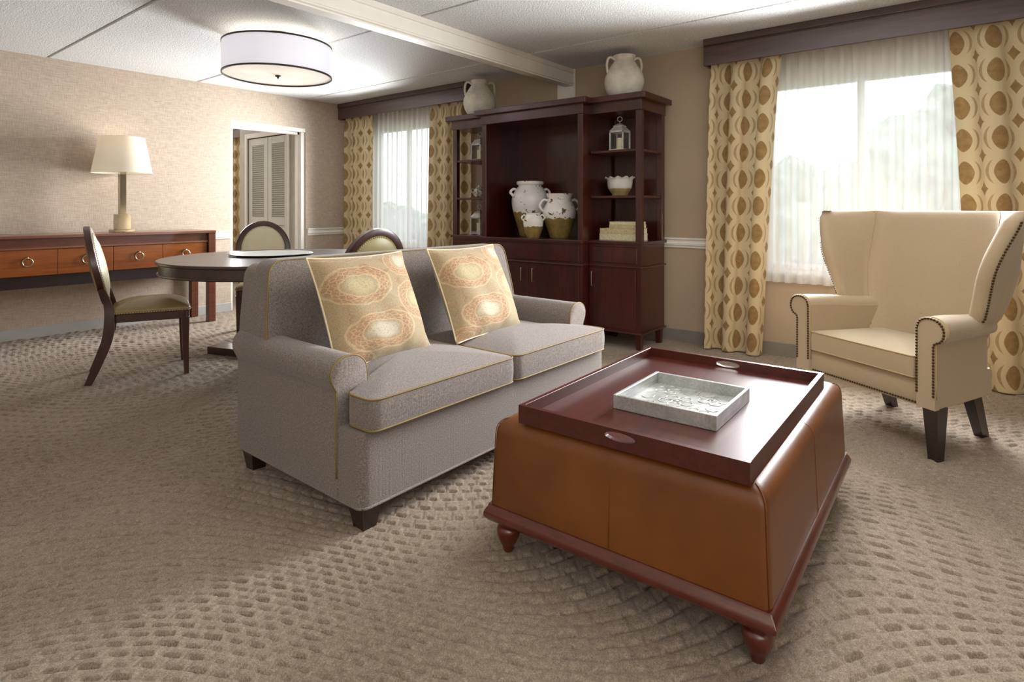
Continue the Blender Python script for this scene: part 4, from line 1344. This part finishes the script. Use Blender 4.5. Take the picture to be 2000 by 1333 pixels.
# ------------------------------------------------------------------ display cabinet (breakfront)
cb = thing('display_cabinet', 'tall dark mahogany breakfront display cabinet with open shelves', 'cabinet', (0, 0, 0))
YR0, YR1, YL0, YL1 = 2.055, 2.525, 3.615, 4.085
XS, XC, XB = 4.22, 4.12, 4.66            # side front, centre front, back
mh = M['mahog']
units = [(YR0, YR1, XS), (YR1, YL0, XC), (YL0, YL1, XS)]
for (a, b, xf_) in units:
    ctr = xf_ == XC
    obj('lower_body', box(xf_, XB, a + (0.0 if ctr else 0.004), b - (0.0 if ctr else 0.004), 0.135, 0.83), mh, cb)
    obj('countertop', box(xf_ - 0.016, XB + 0.008, a - (0.016 if a in (YR0, YR1) else 0), b + (0.016 if b in (YL0, YL1) else 0), 0.828, 0.853, 0.004, 2), mh, cb)
    obj('waist_moulding', box(xf_ - 0.012, XB + 0.006, a - (0.012 if a in (YR0, YR1) else 0), b + (0.012 if b in (YL0, YL1) else 0), 0.643, 0.657, 0.005, 2), mh, cb)
    obj('base_moulding', box(xf_ - 0.012, XB + 0.006, a - (0.012 if a in (YR0, YR1) else 0), b + (0.012 if b in (YL0, YL1) else 0), 0.122, 0.138, 0.005, 2), mh, cb)
    if ctr:
        for (p, q) in ((a + 0.03, b - 0.03),):
            obj('drawer_front', box(xf_ - 0.008, xf_ + 0.01, p, q, 0.672, 0.815, 0.004, 1), mh, cb)
        m = (a + b) / 2
        for p, q, hy in ((a + 0.03, m - 0.002, m - 0.06), (m + 0.002, b - 0.03, m + 0.06)):
            d = obj('door', box(xf_ - 0.008, xf_ + 0.01, p, q, 0.155, 0.632, 0.003, 1), mh, cb)
            obj('handle', tube(spline([(xf_ - 0.008, hy, 0.597), (xf_ - 0.03, hy, 0.597), (xf_ - 0.036, hy, 0.588), (xf_ - 0.036, hy, 0.492), (xf_ - 0.03, hy, 0.483), (xf_ - 0.008, hy, 0.483)], 4), 0.0045, 8), M['nickel'], d, True)
    else:
        obj('drawer_front', box(xf_ - 0.007, xf_ + 0.01, a + 0.035, b - 0.03, 0.676, 0.806, 0.004, 1), mh, cb)
        d = obj('door', box(xf_ - 0.008, xf_ + 0.01, a + 0.045, b - 0.012, 0.155, 0.632, 0.003, 1), mh, cb)
        hy = b - 0.045 if a == YR0 else a + 0.045
        obj('handle', tube(spline([(xf_ - 0.008, hy, 0.597), (xf_ - 0.03, hy, 0.597), (xf_ - 0.036, hy, 0.588), (xf_ - 0.036, hy, 0.492), (xf_ - 0.03, hy, 0.483), (xf_ - 0.008, hy, 0.483)], 4), 0.0045, 8), M['nickel'], d, True)
    for y in (a + 0.03, b - 0.03):
        for x in (xf_ + 0.03, XB - 0.05):
            rg = [[(x + s * i, y + s * j, z) for i, j in ((-1, -1), (1, -1), (1, 1), (-1, 1))] for z, s in ((-0.004, 0.018), (0.125, 0.025))]
            obj('leg', loft(rg), mh, cb)
    # crown
    obj('frieze', box(xf_ - 0.008, XB, a - (0.008 if a in (YR0, YR1) else 0), b + (0.008 if b in (YL0, YL1) else 0), 1.888, 1.974, 0.002, 1), mh, cb)
    obj('cornice', box(xf_ - 0.05, XB + 0.02, a - (0.055 if a in (YR0, YR1) else 0), b + (0.055 if b in (YL0, YL1) else 0), 1.972, 2.018, 0.003, 1), mh, cb)
# centre niche
obj('back_panel', box(XB - 0.02, XB, YR1 + 0.02, YL0 - 0.02, 0.85, 1.89), mh, cb)
for a, b in ((YR1, YR1 + 0.05), (YL0 - 0.05, YL0)):
    obj('post', box(XC + 0.004, XC + 0.05, a, b, 0.85, 1.89, 0.002, 1), mh, cb)
for y in (YR1 + 0.002, YL0 - 0.022):
    obj('divider_panel', box(XC + 0.05, XB, y, y + 0.02, 0.85, 1.89), mh, cb)
# side units
for (a, b) in ((YR0, YR1), (YL0, YL1)):
    ye = a if a == YR0 else b - 0.05
    obj('post', box(XS + 0.004, XS + 0.052, ye, ye + 0.05, 0.85, 1.89, 0.002, 1), mh, cb)
    obj('post', box(XB - 0.052, XB, ye, ye + 0.05, 0.85, 1.89, 0.002, 1), mh, cb)
    obj('back_panel', box(XB - 0.018, XB, a + 0.02, b - 0.02, 0.85, 1.89), mh, cb)
    for z in (1.198, 1.566):
        obj('shelf', box(XS + 0.012, XB - 0.018, a + 0.012, b - 0.012, z, z + 0.02, 0.002, 1), mh, cb)

# ------------------------------------------------------------------ pottery
def handle(r0, z0, r1, z1, out, rad, a):
    c, s = math.cos(a), math.sin(a)
    if out < 0:      # tall ear that stays close to the shoulder
        pts = [(r0 - 0.01, z0), (r0 + 0.022, z0 + 0.022), (r0 + 0.050, z0 + 0.012), (r1 + 0.006, z0 - 0.045), (r1 - 0.002, z1)]
        return tube(spline([(r * c, r * s, z) for r, z in pts], 6), rad, 8)
    pts = [(r0 - 0.01, z0), (r0 + out * 0.7, z0 + 0.012), (max(r0, r1) + out * 0.75, (z0 + z1) / 2 + 0.012), (r1 + out * 0.35, z1 + 0.02), (r1 - 0.006, z1)]
    return tube(spline([(r * c, r * s, z) for r, z in pts], 6), rad, 8)
def vessel(name, label, cat, loc, prof, mat, handles, group=None, rad=0.011, ang=0.0):
    t = thing(name, label, cat, loc, ang, group)
    inner = [(max(r - 0.008, 0.004), z) for r, z in reversed(prof) if z > prof[0][1] + 0.03]
    P = [tuple(p[:2]) for p in spline([(r, z, 0) for r, z in prof], 4)]
    I = [(max(r - 0.009, 0.004), z) for r, z in reversed(P) if z > P[0][1] + 0.02]
    obj('body', lathe(P + I, 40), mat, t, True, 50)
    for h in handles: obj('handle', handle(*h[:5], h[5], h[6]), mat, t, True)
    return t
CTR = 0.8531
VA = math.radians(-40)     # handles lie across the view
vessel('glazed_jar', 'tallest white glazed jar with bare olive base and two small loop handles', 'jar', (4.43, 3.285, CTR), [(0.085, 0.0), (0.095, 0.01), (0.115, 0.08), (0.152, 0.2), (0.172, 0.30), (0.165, 0.38), (0.128, 0.445), (0.112, 0.462), (0.108, 0.475), (0.122, 0.482), (0.128, 0.495), (0.124, 0.512)], M['glz1'], [(0.135, 0.428, 0.162, 0.372, 0.035, 0.013, 0), (0.135, 0.428, 0.162, 0.372, 0.035, 0.013, PI)], 'white glazed jars in the cabinet niche', 0.012, VA)
vessel('glazed_jar', 'white glazed jar with flared neck and ear handles, right of the other two', 'jar', (4.37, 2.915, CTR), [(0.078, 0.0), (0.085, 0.008), (0.115, 0.09), (0.145, 0.19), (0.148, 0.245), (0.118, 0.305), (0.106, 0.325), (0.108, 0.35), (0.122, 0.392)], M['glz2'], [(0.108, 0.325, 0.140, 0.225, 0.055, 0.011, 0), (0.108, 0.325, 0.140, 0.225, 0.055, 0.011, PI)], 'white glazed jars in the cabinet niche', 0.011, VA)
vessel('glazed_jar', 'smallest white glazed jar standing in front of the tall one', 'jar', (4.17, 3.058, CTR), [(0.048, 0.0), (0.054, 0.006), (0.075, 0.06), (0.088, 0.125), (0.085, 0.165), (0.066, 0.200), (0.062, 0.208), (0.068, 0.222)], M['glz3'], [(0.070, 0.192, 0.086, 0.145, 0.022, 0.008, 0), (0.070, 0.192, 0.086, 0.145, 0.022, 0.008, PI)], 'white glazed jars in the cabinet niche', 0.0075, VA)
JP = [(0.095, 0.0), (0.105, 0.012), (0.145, 0.07), (0.163, 0.14), (0.152, 0.20), (0.112, 0.275), (0.085, 0.315), (0.080, 0.335), (0.090, 0.348), (0.096, 0.36)]
TOPZ = 2.0181
vessel('pottery_urn', 'chalky cream two handled urn on the right end of the cabinet top', 'urn', (4.42, 2.305, TOPZ), JP, M['stone'], [(0.086, 0.325, 0.142, 0.215, -1, 0.0105, 0), (0.086, 0.325, 0.142, 0.215, -1, 0.0105, PI)], 'cream urns on the cabinet top', 0.009, math.radians(-45))
vessel('pottery_urn', 'chalky cream two handled urn on the left end of the cabinet top', 'urn', (4.40, 3.885, TOPZ), JP, M['stone'], [(0.086, 0.325, 0.142, 0.215, -1, 0.0105, 0), (0.086, 0.325, 0.142, 0.215, -1, 0.0105, PI)], 'cream urns on the cabinet top', 0.009, math.radians(-45))
# ruffled bowl
bw = thing('serving_bowl', 'white glazed bowl with ruffled rim on the middle right shelf', 'bowl', (4.40, 2.335, 1.2182))
rs = []
n = 72
for r, z, q in [(0.062, 0, 0), (0.066, 0.006, 0), (0.064, 0.014, 0), (0.078, 0.03, 0), (0.098, 0.065, 0), (0.104, 0.105, 0), (0.105, 0.130, 0.002), (0.112, 0.142, 0.005), (0.122, 0.150, 0.007), (0.118, 0.154, 0.007), (0.106, 0.146, 0.005), (0.098, 0.130, 0.002), (0.096, 0.105, 0), (0.088, 0.06, 0), (0.06, 0.03, 0), (0.01, 0.026, 0)]:
    rs.append([((r + q * 0.7 * math.sin(11 * th)) * math.cos(th), (r + q * 0.7 * math.sin(11 * th)) * math.sin(th), z + q * math.sin(11 * th + 0.8)) for th in (2 * PI * k / n for k in range(n))])
obj('bowl', loft(rs), M['glz4'], bw, True, 60)

# lanterns with candles
def lantern(label, clabel, loc, rz, s=1.0):
    t = thing('lantern', label, 'lantern', loc, rz, 'metal lanterns on the cabinet shelves')
    a = 0.058 * s
    h0, h1 = 0.018 * s, 0.165 * s
    m = M['lanternm']
    obj('base', join(box(-a - 0.008, a + 0.008, -a - 0.008, a + 0.008, 0.008, h0, 0.001, 1), *[box(x - 0.012, x + 0.012, y - 0.012, y + 0.012, 0, 0.009) for x in (-a, a) for y in (-a, a)]), m, t)
    for x in (-a, a):
        for y in (-a, a):
            obj('corner_post', box(x - 0.005, x + 0.005, y - 0.005, y + 0.005, h0, h1), m, t)
    obj('top_frame', join(box(-a - 0.005, a + 0.005, -a - 0.005, -a + 0.005, h1 - 0.012, h1 + 0.002), box(-a - 0.005, a + 0.005, a - 0.005, a + 0.005, h1 - 0.012, h1 + 0.002), box(-a - 0.005, -a + 0.005, -a + 0.005, a - 0.005, h1 - 0.012, h1 + 0.002), box(a - 0.005, a + 0.005, -a + 0.005, a - 0.005, h1 - 0.012, h1 + 0.002)), m, t)
    for x, y, w, d in ((0, -a, a - 0.005, 0.001), (0, a, a - 0.005, 0.001), (-a, 0, 0.001, a - 0.005), (a, 0, 0.001, a - 0.005)):
        obj('pane', box(x - w, x + w, y - d, y + d, h0, h1 - 0.012), M['lglass'], t)
    b, h2 = a * 0.62, 0.208 * s
    obj('roof', loft([[(q * i, q * j, z) for i, j in ((-1, -1), (1, -1), (1, 1), (-1, 1))] for q, z in ((a + 0.005, h1 + 0.002), (b, h2 - 0.006), (b + 0.005, h2 - 0.004), (b + 0.005, h2), (b, h2 + 0.002), (0.012, 0.228 * s))]), m, t)
    R, zc = 0.019 * s, 0.228 * s + 0.018 + 0.019 * s
    obj('ring', join(tube([(0, 0, 0.226 * s), (0, 0, zc - R)], 0.003, 6), tube([(0.62 * R * math.cos(2 * PI * k / 20), -0.785 * R * math.cos(2 * PI * k / 20), zc + R * math.sin(2 * PI * k / 20)) for k in range(20)], 0.003, 6, True)), m, t, True)
    c = thing('candle', clabel, 'candle', (loc[0], loc[1], loc[2] + h0 + 0.0002), rz, 'ivory candles inside the lanterns')
    obj('wax', lathe([(0.026 * s, 0), (0.027 * s, 0.002), (0.027 * s, 0.088 * s), (0.024 * s, 0.092 * s), (0.004, 0.088 * s)], 20), M['wax'], c, True, 50)
    obj('wick', tube([(0, 0, 0.086 * s), (0.001, 0, 0.100 * s)], 0.0012, 5), M['darkleg'], c)
LA = 0.0
lantern('silver metal lantern on the top right shelf of the cabinet', 'ivory candle inside the lantern on the top right shelf', (4.40, 2.335, 1.5862), LA, 1.02)
lantern('silver metal lantern on the top left shelf of the cabinet', 'ivory candle inside the lantern on the top left shelf', (4.43, 3.91, 1.5862), LA, 1.02)
lantern('silver metal lantern standing on the left end of the cabinet counter', 'ivory candle inside the lantern on the left counter end', (4.43, 3.915, CTR), LA, 1.05)

# small black and white pot on the middle left shelf
pot = thing('ceramic_pot', 'small black and white handled pot on the middle left shelf', 'pot', (4.44, 3.93, 1.2182), math.radians(-45))
obj('body', lathe([(0.03, 0), (0.036, 0.004), (0.058, 0.035), (0.060, 0.06), (0.046, 0.085), (0.03, 0.094), (0.028, 0.1), (0.02, 0.1), (0.004, 0.09)], 28), M['ornament'], pot, True, 50)
obj('lid', lathe([(0.034, 0.097), (0.030, 0.106), (0.012, 0.114), (0.010, 0.120), (0.013, 0.128), (0.002, 0.132)], 20), M['ornament'], pot, True)
obj('handle', handle(0.045, 0.08, 0.055, 0.035, 0.035, 0.006, PI), M['ornament'], pot, True)
obj('spout', tube(spline([(0.05, 0, 0.04), (0.075, 0, 0.055), (0.09, 0, 0.085)], 4), lambda q: 0.013 - 0.007 * q, 8), M['ornament'], pot, True)

# books
def book(label, x, y, z, dx, dy, h, rz, mt):
    t = thing('book', label, 'book', (x, y, z), rz, 'cream books on the cabinet counter')
    obj('pages', box(-dx / 2 + 0.004, dx / 2 - 0.004, -dy / 2 + 0.003, dy / 2 - 0.004, 0.0025, h - 0.0025), M['page'], t)
    obj('cover', join(box(-dx / 2, dx / 2, -dy / 2, dy / 2, 0, 0.003), box(-dx / 2, dx / 2, -dy / 2, dy / 2, h - 0.003, h), box(-dx / 2 - 0.002, -dx / 2 + 0.003, -dy / 2, dy / 2, 0, h, 0.0015, 1)), mt, t)
z = CTR
BL = [('bottom book of the cream stack on the right counter end', 0.20, 0.34, 0.052, 0.0), ('second book from the bottom of the cream stack', 0.195, 0.335, 0.046, 0.01), ('third book from the bottom of the cream stack', 0.165, 0.255, 0.028, -0.02), ('top book of the cream stack on the right counter end', 0.16, 0.25, 0.026, 0.01)]
for i, (lb, dx, dy, h, rz) in enumerate(BL):
    book(lb, 4.40, 2.30 if i < 2 else 2.262, z, dx, dy, h, rz, M['book'] if i in (0, 3) else M['book2'])
    z += h + 0.0002
